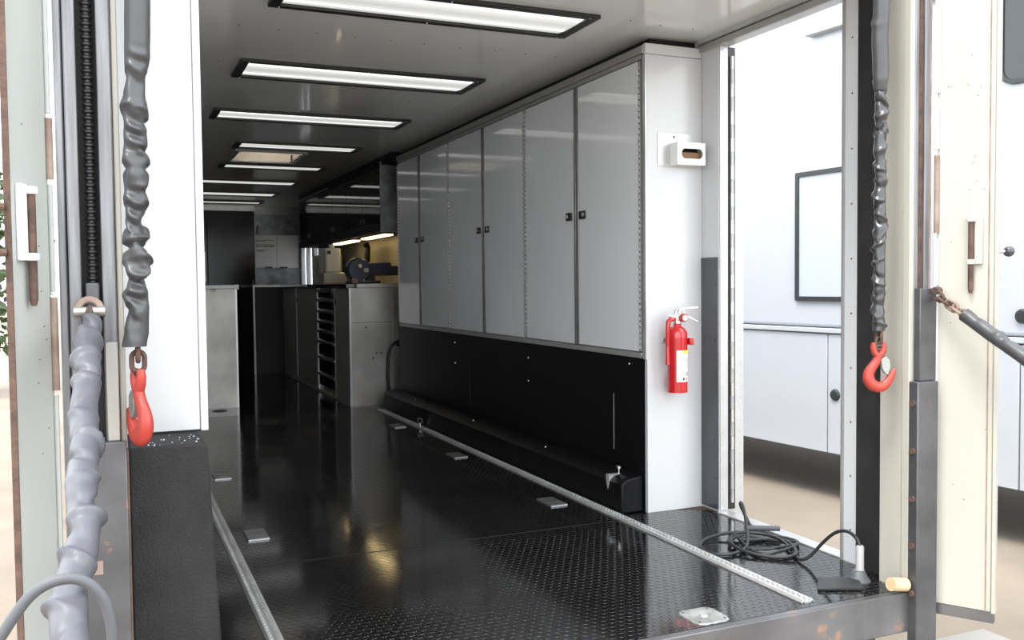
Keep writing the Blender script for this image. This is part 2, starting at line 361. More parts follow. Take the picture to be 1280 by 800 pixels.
# white end panel
ep = MB().box(XF + .001, XR - .001, Y0 - .022, Y0, 0, 2.006).build('end_panel', 'white_panel', bevel=.002)
tag(ep, 'white full-height end panel of the grey cabinets carrying the fire extinguisher', 'panel')
box('panel_cap', 'white_panel', ep, XF - .004, XR - .001, Y0 - .0225, Y0 + .001, 2.008, 2.053, bevel=.003)
box('edge_trim', 'aluminium', ep, XF - .005, XF + .002, Y0 - .021, Y0 + .002, .68, 2.006)
# black panel below the cabinets
bw = struct(MB().box(XF, XF + .02, Y0 + .001, 7.22, 0.0, ZD0 - .03).build('wall_lower', 'black_wall'))
for yy, z0, z1 in ((3.74, .24, .50), (5.62, .20, .50)): box('joint_strip', 'trim_grey' if yy < 4 else 'black_frame', bw, XF - .002, XF, yy, yy + .004, z0, z1)
screws([(XF, yy, zz) for yy, zz in ((4.70, .60), (4.70, .47), (5.9, .62), (5.9, .48), (3.6, .65))], (-1, 0, 0), .006, .003, 'chrome', bw)
# wheel box along the floor
wb = MB().prism([(2.036, Y0 + .01, 0), (XF - .001, Y0 + .01, 0), (XF - .001, Y0 + .01, .165), (2.062, Y0 + .01, .150), (2.036, Y0 + .01, .128)], (0, 7.30 - Y0 - .01, 0)).build('wheel_box', 'black_wall', bevel=.008)
tag(wb, 'long low black wheel box along the floor under the grey cabinets', 'box')
screws([(2.085, yy, .152) for yy in (4.35, 5.4, 6.6)], (0, 0, 1), .006, .008, 'trim_grey', wb, n=8)
kb = thing('clamp_knob', (2.093, 3.60, .155), 'small steel clamp knob on the end of the black wheel box', 'knob')
MB().lathe([(.006, 0), (.006, .02), (.016, .024), (.016, .034), (.010, .038)], (2.093, 3.60, .155), 14).build('knob_head', 'chrome', kb)
MB().prism([(2.033, 3.585, .155), (2.033, 3.615, .155), (2.033, 3.61, .115), (2.033, 3.598, .09), (2.033, 3.588, .115)], (.07, 0, 0)).build('knob_bracket', 'aluminium', kb)

# ------------------------------------------------------------------ towel dispenser and fire extinguisher
td = thing('towel_dispenser', (2.29, Y0 - .022, 1.53), 'white metal towel dispenser with an oval slot on the white end panel', 'dispenser')
bp_ = box('back_plate', 'aluminium', td, 2.205, 2.385, Y0 - .025, Y0 - .022, 1.525, 1.672, bevel=.001)
screws([(2.29, Y0 - .025, 1.655)], (0, -1, 0), .006, .002, 'ink', bp_)
# box with an oval hole in its front
bx0, bx1, bz0, bz1, by0, by1 = 2.268, 2.414, 1.528, 1.625, 3.385, Y0 - .026
mb = MB(); ns = 32; ov = []; sq = []
cx, cz = (bx0 + bx1) / 2 + .004, (bz0 + bz1) / 2
for i in range(ns):
    a = 2 * math.pi * i / ns; c, s_ = math.cos(a), math.sin(a)
    ov.append((cx + .035 * (1 if c > 0 else -1) * (abs(c) > .02) + .020 * c, cz + .022 * s_))
    k = 1 / max(abs(c) / ((bx1 - bx0) / 2), abs(s_) / ((bz1 - bz0) / 2)); sq.append(((bx0 + bx1) / 2 + c * k, cz + s_ * k))
vs = [(p[0], by0, p[1]) for p in sq] + [(p[0], by0, p[1]) for p in ov] + [(p[0], by1, p[1]) for p in sq] + [(p[0], by0 + .006, p[1]) for p in ov]
fs = []
for i in range(ns):
    j = (i + 1) % ns
    fs += [(i, j, ns + j, ns + i), (i, j, 2 * ns + j, 2 * ns + i), (ns + i, ns + j, 3 * ns + j, 3 * ns + i)]
mb.add(vs, fs).build('dispenser_box', 'white_gloss', td)
box('towels', 'cardboard', td, bx0 + .01, bx1 - .01, by0 + .02, by1, bz0 + .008, cz + .008)
box('dispenser_floor', 'dark_void', td, bx0 + .004, bx1 - .004, by1 - .004, by1, bz0 + .004, bz1 - .004)

EX, EY = 2.264, 3.385
fe = thing('fire_extinguisher', (EX, EY, .535), 'red fire extinguisher with printed label hanging on the white end panel', 'fire extinguisher')
er = .044
MB().lathe([(.030, .535), (.044, .537), (er, .543), (er, .775), (.044, .795), (.036, .812), (.022, .824), (.016, .828), (.016, .838)], (EX, EY, 0), 32).build('cylinder', 'red_gloss', fe)
lb = MB(); na = 16; a0, a1 = R(-128), R(-15); rr = er + .0008
def lab(z0, z1, aa0, aa1, k, r=rr):
    q = MB(); vs = []
    for i in range(k + 1):
        a = aa0 + (aa1 - aa0) * i / k
        for z in (z0, z1): vs.append((EX + r * math.cos(a), EY + r * math.sin(a), z))
        for z in (z0, z1): vs.append((EX + (r - .001) * math.cos(a), EY + (r - .001) * math.sin(a), z))
    fs = []
    for i in range(k):
        o = 4 * i; fs += [(o, o + 4, o + 5, o + 1), (o + 2, o + 3, o + 7, o + 6), (o, o + 2, o + 6, o + 4), (o + 1, o + 5, o + 7, o + 3)]
    fs += [(0, 1, 3, 2), (4 * k, 4 * k + 2, 4 * k + 3, 4 * k + 1)]
    return q.add(vs, fs)
lo = lab(.585, .722, a0, a1, 16).build('paper_label', 'paper_label', fe)
lab(.708, .722, R(-95), a1, 12, rr + .0006).build('label_header', 'label_yellow', lo)
ink = MB()
for i in range(8):
    q = lab(.692 - i * .0072, .6945 - i * .0072, R(-92), R(-92 + rnd.uniform(40, 72)), 6, rr + .0006); ink.add(q.v, q.f)
for i in range(14):
    q = lab(.697 - i * .0076, .699 - i * .0076, R(-124), R(-124 + rnd.uniform(15, 26)), 3, rr + .0006); ink.add(q.v, q.f)
ink.build('label_text', 'ink_grey', lo)
q2 = MB()
for a in (-90, -72, -54, -40):
    for zz0, zz1, d0, d1 in ((.626, .6275, 0, 13), (.612, .6135, 0, 13), (.6135, .626, 0, 1.6), (.6135, .626, 11.4, 13)):
        q = lab(zz0, zz1, R(a + d0), R(a + d1), 2, rr + .0006); q2.add(q.v, q.f)
q = lab(.592, .604, R(-92), R(-80), 2, rr + .0006); q2.add(q.v, q.f)
q2.build('label_icons', 'ink', lo)
lab(.592, .604, R(-66), R(-54), 2, rr + .0006).build('label_mark', 'ink_red', lo)
# neck, valve, gauge, handle, lever, pin, nozzle, bracket
vl = MB().lathe([(.014, .834), (.018, .838), (.018, .848), (.014, .852), (.014, .874)], (EX, EY, 0), 16).build('valve', 'chrome', fe)
MB().lathe([(.004, -.030), (.016, -.030), (.018, -.026), (.018, -.012), (.008, -.010)], (EX + .020, EY, .862), 20, 'y').build('gauge', 'hook_red', vl)
MB().lathe([(.003, -.0315), (.012, -.0315), (.0125, -.0305)], (EX + .020, EY, .862), 16, 'y').build('gauge_face', 'paper_label', vl)
MB().tube([(EX - .045, EY, .872), (EX - .02, EY, .866), (EX + .02, EY, .868), (EX + .06, EY - .005, .862), (EX + .10, EY - .01, .842)], [.004, .007, .007, .006, .005], 8).build('handle', 'chrome', fe)
MB().tube([(EX - .012, EY, .874), (EX - .005, EY, .894), (EX + .03, EY, .902), (EX + .10, EY - .01, .905)], [.005, .007, .007, .004], 8).build('lever', 'chrome', fe)
MB().tube([(EX + .012 + .014 * math.cos(a), EY - .015, .884 + .014 * math.sin(a)) for a in [R(i * 24) for i in range(15)]], .002, 6, closed=True).build('pull_pin', 'chrome', fe)
MB().tube([(EX - .015, EY, .856), (EX - .035, EY - .002, .856), (EX - .047, EY - .002, .846), (EX - .05, EY - .002, .82), (EX - .05, EY - .002, .74)], [.009, .011, .011, .010, .009], 10).build('hose', 'red_gloss', fe)
MB().tube([(EX - .05, EY - .002, .745), (EX - .05, EY - .002, .66)], [.008, .011], 10).build('nozzle', 'red_gloss', fe)
sb = MB().lathe([(er + .0002, .752), (er + .0025, .752), (er + .0025, .770), (er + .0002, .770)], (EX, EY, 0), 32).build('strap', 'red_gloss', fe)
box('strap_clip', 'red_gloss', sb, EX + .03, EX + .05, EY - .055, EY - .03, .745, .775, bevel=.003)
box('wall_bracket', 'chrome', fe, EX - .02, EX + .02, EY + .03, Y0 - .0235, .60, .82)
wc = MB().box(2.222, 2.258, Y0 - .034, Y0 - .022, .752, .772).build('wall_clip', 'aluminium', bevel=.002)
tag(wc, 'small metal clip screwed to the white panel beside the fire extinguisher', 'clip')
screws([(2.231, Y0 - .034, .762), (2.249, Y0 - .034, .762)], (0, -1, 0), .004, .003, 'steel_dark', wc)

# ------------------------------------------------------------------ floor fittings
def track(x, y0, y1, lab_):
    t = thing('cargo_track', (x, y0, 0), lab_, 'track', 'metal cargo tracks let into the floor')
    box('track_base', 'trim_grey', t, x - .024, x + .024, y0, y1, -.002, .004)
    for s_ in (-1, 1): MB().prism([(x + s_ * .024, y0, 0), (x + s_ * .012, y0, 0), (x + s_ * .013, y0, .011), (x + s_ * .018, y0, .011)], (0, y1 - y0, 0)).build('track_lip', 'aluminium', t, bevel=.001)
    mb = MB(); y = y0 + .02
    while y < min(y1, 7.0) - .01:
        for s_ in (-1, 1):
            a = Vector((x + s_ * .0135, y, .0045)); mb.add([a + Vector((0, -.008, 0)), a + Vector((-s_ * .008, -.003, 0)), a + Vector((-s_ * .008, .003, 0)), a + Vector((0, .008, 0)),
                   a + Vector((0, -.008, .0062)), a + Vector((-s_ * .008, -.003, .0062)), a + Vector((-s_ * .008, .003, .0062)), a + Vector((0, .008, .0062))],
                   [(3, 2, 1, 0), (4, 5, 6, 7), (0, 1, 5, 4), (1, 2, 6, 5), (2, 3, 7, 6), (3, 0, 4, 7)])
        y += .0254
    o = mb.build('track_teeth', 'aluminium', t, smooth=False); o['kind'] = 'stuff'
    return t
track(2.0, 2.262, 7.28, 'long metal cargo track beside the black wheel box')
track(0.41, 2.262, 8.0, 'long metal cargo track beside the black block')
tf = thing('track_fitting', (2.0, 6.23, .004), 'small ring fitting standing in the cargo track by the wheel box', 'fitting')
MB().lathe([(.012, .004), (.012, .02), (.006, .024), (.006, .034)], (2.0, 6.23, 0), 12).build('stud', 'chrome', tf)
MB().tube([(2.0 + .017 * math.cos(R(a)), 6.23, .050 + .017 * math.sin(R(a))) for a in range(0, 360, 24)], .004, 6, closed=True).build('ring', 'chrome', tf)
pl = [(1.855, 3.81, 'first flat metal floor plate from the rear edge, beside the wheel-box track'), (1.86, 5.10, 'middle flat metal floor plate along the wheel-box track'),
      (1.87, 6.36, 'flat metal floor plate near the far end of the wheel-box track'),
      (.523, 3.83, 'flat metal floor plate beside the black block and its track'), (.524, 5.10, 'flat metal floor plate midway between the black block and the steel bench')]
for x, y, l in pl:
    t = thing('floor_plate', (x, y, 0), l, 'floor plate', 'flat metal tie-down covers on the floor')
    box('plate', 'plate_grey', t, x - .042, x + .042, y - .078, y + .078, 0, .008, bevel=.002)
    box('front_lip', 'aluminium_bright', t, x - .041, x + .041, y - .082, y - .078, .001, .0075)
dp = thing('recessed_tie_down', (1.632, 2.296, 0), 'square galvanised tie-down plate with round recess at the rear floor edge', 'tie-down')
mb = MB(); n = 24; vs = []; X_, Y_ = 1.632, 2.302
for i in range(n):
    a = 2 * math.pi * i / n; k = 1 / max(abs(math.cos(a)), abs(math.sin(a))); k = min(k, 1.25)
    vs.append((X_ + .060 * k * math.cos(a), Y_ + .060 * k * math.sin(a), .004))
    vs.append((X_ + .026 * math.cos(a), Y_ + .026 * math.sin(a), .005)); vs.append((X_ + .020 * math.cos(a), Y_ + .020 * math.sin(a), .0022)); vs.append((X_ + .062 * k * math.cos(a), Y_ + .062 * k * math.sin(a), 0))
fs = []
for i in range(n):
    o, p = 4 * i, 4 * ((i + 1) % n); fs += [(o, p, p + 1, o + 1), (o + 1, p + 1, p + 2, o + 2), (o + 3, p + 3, p, o)]
mb.add(vs, fs + [tuple(4 * i + 2 for i in range(n))]).build('plate', 'galvanised', dp)
MB().lathe([(.004, .0025), (.014, .0025), (.012, .006), (.003, .007)], (X_, Y_, 0), 14).build('pin', 'trim_grey', dp)
screws([(X_ + a * .045, Y_ + b * .045, .004) for a in (-1, 1) for b in (-1, 1)], (0, 0, 1), .006, .002, 'steel_dark', dp)
fd = thing('floor_drain', (.80, 7.86, 0), 'small dark floor drain in front of the steel bench', 'drain')
MB().lathe([(.055, 0), (.06, .003), (.05, .005), (.045, .003)], (.80, 7.82, 0), 20).build('drain_ring', 'steel_dark', fd)
for i in range(5): box('drain_bar', 'black_frame', fd, .762, .838, 7.79 + i * .014, 7.796 + i * .014, .002, .005)

# ------------------------------------------------------------------ ceiling lamps and roof vent
lights = [(3.27, 3.60, .575, 'nearest the rear opening'), (4.50, 4.87, .59, ''), (5.79, 6.13, .60, ''), (7.05, 7.36, .885, ''), (8.33, 8.64, .915, ''), (9.62, 9.98, .55, ''), (10.86, 11.28, .55, ''), (12.02, 12.36, .55, '')]
llab = ['long black-framed ceiling lamp right above the rear floor', 'second black-framed ceiling lamp from the rear opening', 'third black-framed ceiling lamp from the rear opening',
        'short black-framed ceiling lamp on the rear side of the roof vent', 'short black-framed ceiling lamp on the far side of the roof vent',
        'long ceiling lamp between the roof vent lamps and the far pair', 'second ceiling lamp from the far wall', 'ceiling lamp closest to the far wall']
for (ya, yb, xa, _), l in zip(lights, llab):
    xb = 1.83; t = thing('ceiling_lamp', ((xa + xb) / 2, (ya + yb) / 2, ZC), l, 'ceiling lamp', 'fluorescent lamps along the ceiling')
    mb = MB(); fw, zb = .032, ZC - .016
    mb.box(xa, xb, ya, ya + fw, zb, ZC); mb.box(xa, xb, yb - fw, yb, zb, ZC); mb.box(xa, xa + fw + .01, ya + fw, yb - fw, zb, ZC); mb.box(xb - fw - .01, xb, ya + fw, yb - fw, zb, ZC)
    mb.build('frame', 'black_frame', t, bevel=.002)
    cx0, cx1 = xa + fw + .01, xb - fw - .01
    n = 12; vs = []; fs = []
    for i in range(n + 1):
        f = i / n; y = ya + fw + (yb - ya - 2 * fw) * f; z = ZC - .004 - .006 * math.sin(math.pi * f)
        vs += [(cx0, y, z), (cx1, y, z), (cx0, y, ZC), (cx1, y, ZC)]
    for i in range(n): o = 4 * i; fs += [(o, o + 4, o + 5, o + 1), (o + 2, o + 3, o + 7, o + 6), (o, o + 2, o + 6, o + 4), (o + 1, o + 5, o + 7, o + 3)]
    MB().add(vs, fs + [(0, 1, 3, 2), (4 * n, 4 * n + 2, 4 * n + 3, 4 * n + 1)]).build('diffuser', 'lamp_cover', t)
    screws([(x, y, zb) for x in (xa + .04, (xa + xb) / 2, xb - .04) for y in (ya + fw / 2, yb - fw / 2)], (0, 0, -1), .004, .002, 'chrome', t)
rv = thing('roof_vent', (1.2, 7.85, ZC), 'square roof vent with tan shutter between two short ceiling lamps', 'vent')
mb = MB(); mb.box(.93, 1.50, 7.50, 7.54, ZC - .012, ZC); mb.box(.93, 1.50, 8.16, 8.20, ZC - .012, ZC); mb.box(.93, .97, 7.54, 8.16, ZC - .012, ZC); mb.box(1.46, 1.50, 7.54, 8.16, ZC - .012, ZC)
mb.build('vent_frame', 'white_panel', rv, bevel=.002)
for i in range(6): box('shutter_slat', 'vent_tan', rv, .97, 1.46, 7.545 + i * .103, 7.64 + i * .103, ZC + .004, ZC + .011)
box('vent_lid', 'clear_glass', rv, .93, 1.50, 7.50, 8.20, ZC + .14, ZC + .15); box('lid_rim', 'white_panel', rv, .955, .969, 7.53, 8.17, ZC + .101, ZC + .14); box('lid_rim', 'white_panel', rv, 1.461, 1.475, 7.53, 8.17, ZC + .101, ZC + .14)
MB().tube([(1.40, 7.70, ZC - .002), (1.40, 7.72, ZC - .03), (1.42, 7.80, ZC - .03)], .008, 8).build('vent_crank', 'rust_pale', rv)

# ------------------------------------------------------------------ right workbench, overhead cabinets
XB, YB = 1.833, 7.60
def bench_unit(ya, yb, l, draw=False, mt='trim_grey'):
    t = thing('base_cabinet', (XB, (ya + yb) / 2, 0), l, 'cabinet', 'base cabinets under the black worktop')
    box('cabinet_body', 'aluminium_dull', t, XB + .02, XR - .002, ya + .001, yb - .001, 0, .992)
    if draw:
        zs = [.985, .895, .79, .69, .60, .50, .35, .19, .06]
        for i in range(8):
            d = box('drawer', 'black_gloss', t, XB + .004, XB + .02, ya + .03, yb - .03, zs[i + 1] + .006, zs[i] - .004, bevel=.002)
            box('pull', 'drawer_pull', d, XB - .012, XB + .004, ya + .035, yb - .035, zs[i] - .030, zs[i] - .008, bevel=.003)
        for yy in (ya + .004, yb - .026): box('stile', 'aluminium', t, XB + .001, XB + .02, yy, yy + .022, 0.02, .99)
    else:
        d = box('door', mt, t, XB + .002, XB + .02, ya + .012, yb - .012, .03, .985, bevel=.002)
        box('edge_strip', 'aluminium', d, XB - .001, XB + .02, ya + .002, ya + .012, .03, .985)
        box('pull', 'black_plastic', d, XB - .008, XB + .002, yb - .07, yb - .045, .84, .90, bevel=.002)
    box('kick_strip', 'aluminium', t, XB + .0, XB + .02, ya + .001, yb - .001, .0, .02)
    return t
t = bench_unit(YB, 8.15, 'narrow aluminium base cabinet at the end of the workbench'); box('end_panel', 'aluminium_dull', t, XB - .001, 2.20, YB - .012, YB + .001, 0.0, .992)
box('corner_strip', 'aluminium_bright', t, XB - .004, XB + .012, YB - .014, YB + .01, 0.0, .992)
e_ = box('end_seam', 'steel_dark', t, XB + .02, 2.19, YB - .0135, YB - .012, .70, .704)
screws([(2.03, YB - .013, .40), (2.06, YB - .013, .44), (1.97, YB - .013, .66), (2.10, YB - .013, .44)], (0, -1, 0), .010, .004, 'steel_dark', t)
bench_unit(8.15, 8.91, 'base cabinet with a stack of black drawers under the worktop', True)
bench_unit(8.91, 9.98, 'wide grey base cabinet next to the black drawers')
bench_unit(9.98, 10.83, 'grey base cabinet next to the low black cabinet')
box('corner_filler', 'aluminium_dull', None, 2.20, XR - .002, YB - .03, YB - .002, 0, .992)
tag(bpy.data.objects['corner_filler'], 'narrow aluminium filler panel between workbench end and grey wall cabinets', 'panel')
wt = thing('worktop', (XB, YB, .995), 'black worktop with aluminium end edge above the base cabinets', 'worktop')
box('top', 'black_gloss', wt, XB - .02, XR - .002, YB + .02, 10.86, .994, 1.028, bevel=.003)
box('end_edge', 'aluminium_dull', wt, XB + .06, XR - .002, YB - .03, YB + .02, .994, 1.028, bevel=.002)
ho = thing('drain_hose', (2.17, YB - .05, .0), 'black hose curving down the end of the workbench', 'hose')
MB().tube([(2.245, YB - .047, .52), (2.21, YB - .06, .53), (2.17, YB - .06, .49), (2.15, YB - .06, .42), (2.145, YB - .06, .33), (2.14, YB - .06, .24), (2.15, YB - .055, .1), (2.16, YB - .05, .012)], .014, 10).build('hose_run', 'cable_black', ho)
MB().lathe([(.014, -.045), (.03, -.043), (.03, -.033), (.02, -.031)], (2.245, YB, .52), 14, 'y').build('hose_flange', 'black_plastic', ho)
bsp = MB().box(XR - .008, XR - .001, 7.25, 11.2, 1.03, 1.47).build('backsplash', 'splash_lamplit'); tag(bsp, 'pale metal backsplash behind the workbench, with the warm lamp light in its colour', 'panel')
box('side_splash', 'splash_lamplit', None, 2.17, XR - .002, 7.26, 7.268, 1.03, 1.50); tag(bpy.data.objects['side_splash'], 'pale metal side splash between workbench and grey wall cabinets', 'panel')
# overhead black cabinets
XU, ZU0, ZU1 = 2.10, 1.462, 2.02
ul = ['black gloss overhead cabinet with the aluminium end panel', 'middle black gloss overhead cabinet above the workbench', 'black gloss overhead cabinet closest to the far wall']
for u in range(3):
    ya = 7.55 + u * 1.2; yb = ya + 1.2
    t = thing('overhead_cabinet', (XU, ya + .6, ZU0), ul[u], 'cabinet', 'black overhead cabinets above the workbench')
    box('cabinet_body', 'black_wall', t, XU + .016, XR - .002, ya + .001, yb - .001, ZU0 + .002, ZU1)
    box('light_rail', 'black_wall', t, XU, XU + .015, ya + .001, yb - .001, ZU0, ZU0 + .075, bevel=.002)
    box('top_rail', 'black_wall', t, XU, XU + .015, ya + .001, yb - .001, ZU1 - .02, ZU1, bevel=.002)
    for k in range(2):
        d = box('door', 'black_gloss', t, XU - .002, XU + .014, ya + k * .6 + .004, ya + k * .6 + .596, ZU0 + .08, ZU1 - .024, bevel=.002)
        box('pull', 'black_plastic', d, XU - .01, XU - .002, ya + k * .6 + (.53 if k == 0 else .04), ya + k * .6 + (.56 if k == 0 else .07), ZU0 + .1, ZU0 + .14, bevel=.002)
    if u == 0:
        box('end_panel', 'alu_mottled', t, XU - .002, XR - .2, ya - .012, ya + .001, ZU0, 2.05)
ct2 = struct(MB().box(XU + .01, XR, 7.24, 11.18, ZU1 + .001, ZC).build('trim_9', 'black_wall'))
box('crown_bead', 'trim_grey', ct2, XU + .004, XU + .01, 9.6, 11.18, ZU1 + .001, ZU1 + .012)
# warm lamps below the overhead cabinets
for i, (ya, yb, l) in enumerate(((7.62, 8.42, 'lit warm strip lamp under the overhead cabinet with the end panel'), (8.75, 9.6, 'lit warm strip lamp under the middle overhead cabinet'))):
    t = thing('strip_lamp', (2.2, (ya + yb) / 2, ZU0), l, 'lamp', 'warm strip lamps under the overhead cabinets')
    box('lamp_housing', 'black_frame', t, 2.14, 2.24, ya - .03, yb + .03, ZU0 - .012, ZU0 + .001)
    box('lamp_tube', 'lamp_warm', t, 2.15, 2.23, ya, yb, ZU0 - .026, ZU0 - .012, bevel=.004)
# bench machine: dark blue grinder with round guard and motor block
gr = thing('bench_grinder', (2.05, 8.03, 1.029), 'dark blue bench grinder standing on the worktop under the warm lamps', 'grinder')
MB().box(1.93, 2.20, 7.93, 8.13, 1.029, 1.055).build('base', 'navy_paint', gr, bevel=.008)
gd = MB().lathe([(.03, -.075), (.095, -.075), (.108, -.062), (.108, .05), (.095, .065), (.03, .065)], (2.015, 8.02, 1.15), 28, 'y').build('wheel_guard', 'navy_paint', gr)
MB().lathe([(.004, -.083), (.014, -.082), (.017, -.074)], (2.02, 8.02, 1.185), 14, 'y').build('guard_cap', 'plastic_white', gd)
box('name_plate', 'aluminium_dull', gd, 2.055, 2.095, 7.943, 7.947, 1.13, 1.165)
MB().prism([(2.10, 7.96, 1.10), (2.39, 7.96, 1.10), (2.39, 7.96, 1.185), (2.31, 7.96, 1.185), (2.30, 7.96, 1.215), (2.13, 7.96, 1.215), (2.10, 7.96, 1.20)], (0, .15, 0)).build('motor', 'navy_paint', gr, bevel=.006)
box('pedestal', 'black_plastic', gr, 2.0, 2.16, 7.96, 8.1, 1.055, 1.10, bevel=.006); box('tool_rest', 'rust_pale', gr, 1.935, 1.99, 7.90, 7.935, 1.029, 1.075, bevel=.004)
screws([(1.95, 7.95, 1.056), (2.05, 7.94, 1.056), (2.18, 7.95, 1.056)], (0, 0, 1), .009, .014, 'chrome', gr, 'bolts', 8)
MB().tube([(2.3, 8.75, 1.031), (2.3, 8.78, 1.15), (2.32, 8.84, 1.3), (2.33, 8.86, 1.38), (2.31, 8.85, 1.42)], .03, 8).build('lamp_arm', 'black_plastic', None)
tag(bpy.data.objects['lamp_arm'], 'black flexible arm rising behind the bench grinder', 'arm')
jg = thing('white_dispenser', (2.0, 9.05, 1.029), 'white box dispenser on a grey stand on the worktop', 'dispenser')
box('stand', 'trim_grey', jg, 1.90, 2.13, 8.9, 9.15, 1.029, 1.14, bevel=.01); box('body', 'plastic_white', jg, 1.935, 2.085, 8.95, 9.12, 1.14, 1.38, bevel=.015)
box('display', 'ink', jg, 1.95, 1.985, 8.945, 8.95, 1.32, 1.355); MB().lathe([(.03, 0), (.03, .03), (.02, .04)], (2.01, 9.03, 1.38), 14).build('lid', 'plastic_white', jg)
pr = thing('paper_roll_holder', (2.3, 10.45, 1.028), 'white paper holder with oval front near the far end of the worktop', 'holder')
box('body', 'plastic_white', pr, 2.16, 2.4, 10.2, 10.7, 1.029, 1.36, bevel=.02); MB().lathe([(.02, -.008), (.10, -.006), (.10, 0)], (2.16, 10.45, 1.22), 20, 'x').build('oval_front', 'trim_grey', pr)

# ------------------------------------------------------------------ far end
lc = thing('low_cabinet', (1.9, 11.4, 0), 'low black cabinet with a white corner strip below the whiteboard', 'cabinet')
box('cabinet_body', 'black_wall', lc, 1.525, XR - .002, 10.88, 12.0, .0, 1.0); box('corner_strip', 'white_panel', lc, 1.505, 1.525, 10.862, 10.885, 0, 1.03)
box('top', 'black_gloss', lc, 1.51, XR - .002, 10.868, 12.0, 1.0, 1.03, bevel=.003); box('front_panel', 'black_wall', lc, 1.53, 1.82, 10.868, 10.88, .03, .99)
box('top_edge', 'trim_grey', lc, 1.52, 1.82, 10.862, 10.868, 1.012, 1.03)
wbd = thing('whiteboard', (2.12, YFAR - .02, 1.26), 'whiteboard with handwritten notes on the mottled metal far wall', 'whiteboard')
for x0, x1 in ((1.822, 2.113), (2.118, 2.41)): box('board', 'whiteboard', wbd, x0, x1, YFAR - .02, YFAR - .001, 1.26, 1.71, bevel=.003)
mb = MB()
for i, (z, L_) in enumerate(((1.635, .22), (1.62, .12), (1.575, .24), (1.56, .25), (1.545, .23), (1.50, .16), (1.485, .12))):
    x = 1.84
    while x < 1.84 + L_:
        ww = rnd.uniform(.008, .03); mb.box(x, x + ww, YFAR - .0215, YFAR - .0198, z, z + rnd.uniform(.004, .009)); x += ww + .006
mb.build('handwriting', 'ink', wbd)['kind'] = 'stuff'
for x in (1.95, 2.15): tag(MB().cyl((x, YFAR - .03, 1.268), (x + .10, YFAR - .03, 1.268), .008, n=8).build('marker_pen', 'ink', None), 'black marker pen on the ledge of the whiteboard half ' + ('with handwriting' if x < 2 else 'left blank'), 'pen', 'marker pens on the whiteboard')
so = thing('soap_bottle', (1.87, YFAR - .03, 1.715), 'small pale wall sensor box above the whiteboard', 'sensor')
MB().lathe([(.03, 1.72), (.03, 1.80), (.015, 1.83), (.012, 1.85)], (1.87, YFAR - .032, 0), 12).build('sensor_body', 'plastic_white', so)
so.name = 'wall_sensor'
tk = thing('tall_cabinet', (.9, 12.4, 0), 'tall black gloss cabinet filling the far end behind the steel bench', 'cabinet')
box('cabinet_body', 'black_wall', tk, XL + .002, 1.755, 12.42, YFAR - .002, 0, 1.99)
for i in range(3): 
    d = box('door', 'black_satin', tk, XL + .01 + i * .593, XL + .595 + i * .593, 12.40, 12.42, .05, 1.97, bevel=.002)
    box('pull', 'steel_dark', d, XL + .56 + i * .593, XL + .575 + i * .593, 12.39, 12.40, .9, 1.1)
struct(MB().box(XL + .001, 1.76, 12.40, 12.5, 1.992, ZC).build('trim_10', 'trim_grey'))
sbn = thing('steel_bench', (.5, 8.0, 0), 'bare aluminium workbench with black top standing along the other side', 'bench')
box('bench_body', 'aluminium_dull', sbn, XL + .002, .972, 8.0, 12.2, 0, .995); box('bench_top', 'black_gloss', sbn, XL + .002, .985, 7.975, 12.2, .996, 1.03, bevel=.003)
box('corner_strip', 'aluminium', sbn, .962, .976, 7.992, 8.02, 0, .995); box('end_panel', 'aluminium_dull', sbn, XL + .002, .962, 7.99, 8.0, .0, .995); box('top_corner', 'white_panel', sbn, .955, .99, 7.968, 7.974, .99, 1.03)
mo = thing('framed_panel', (.98, 9.6, 1.03), 'small dark panel in a pale frame on the steel bench', 'framed_panel')  # dark panel in a pale frame, set on the bench top
for a in ((.60, .615), (.86, .875)): box('side_frame', 'trim_grey', mo, a[0], a[1], 9.55, 9.58, 1.06, 1.36)
box('top_frame', 'trim_grey', mo, .615, .86, 9.55, 9.58, 1.345, 1.36); box('panel_face', 'black_gloss', mo, .615, .86, 9.56, 9.575, 1.06, 1.345); box('stand', 'black_plastic', mo, .66, .82, 9.5, 9.65, 1.03, 1.06, bevel=.005)

# ------------------------------------------------------------------ left side: white cabinet on black block
lw = thing('white_cabinet', (.12, 2.5, .645), 'tall white cabinet standing on the black block by the rear post', 'cabinet')
box('cabinet_body', 'white_panel', lw, XL + .002, .200, 2.505, 3.85, .647, ZC - .002)
box('end_panel', 'white_panel', lw, .03, .206, 2.494, 2.505, .650, ZC - .002, bevel=.002); box('edge_trim', 'white_gloss', lw, .207, .226, 2.490, 2.52, .647, ZC - .002, bevel=.003)
box('base_gap', 'dark_void', lw, .03, .21, 2.499, 2.505, .645, .650)
screws([(.217, 2.490, .75 + i * .06) for i in range(22)], (0, -1, 0), .0025, .001, 'trim_grey', lw)
bl = thing('black_block', (.12, 2.3, 0), 'black carpeted block carrying the white cabinet beside the rear post', 'box')
MB().prism([(.03, 2.30, -.02), (.236, 2.30, -.02), (.206, 2.30, .630), (.200, 2.30, .645), (.03, 2.30, .645)], (0, 1.6, 0)).build('block_body', 'black_carpet', bl, bevel=.006)
bx = MB()
for i in range(26): x, y = rnd.uniform(.05, .19), rnd.uniform(2.31, 2.47); s_ = rnd.uniform(.0015, .004); bx.box(x, x + s_, y, y + s_ * 1.4, .645, .645 + s_ * .6)
bx.build('debris', 'plastic_white', bl)['kind'] = 'stuff'

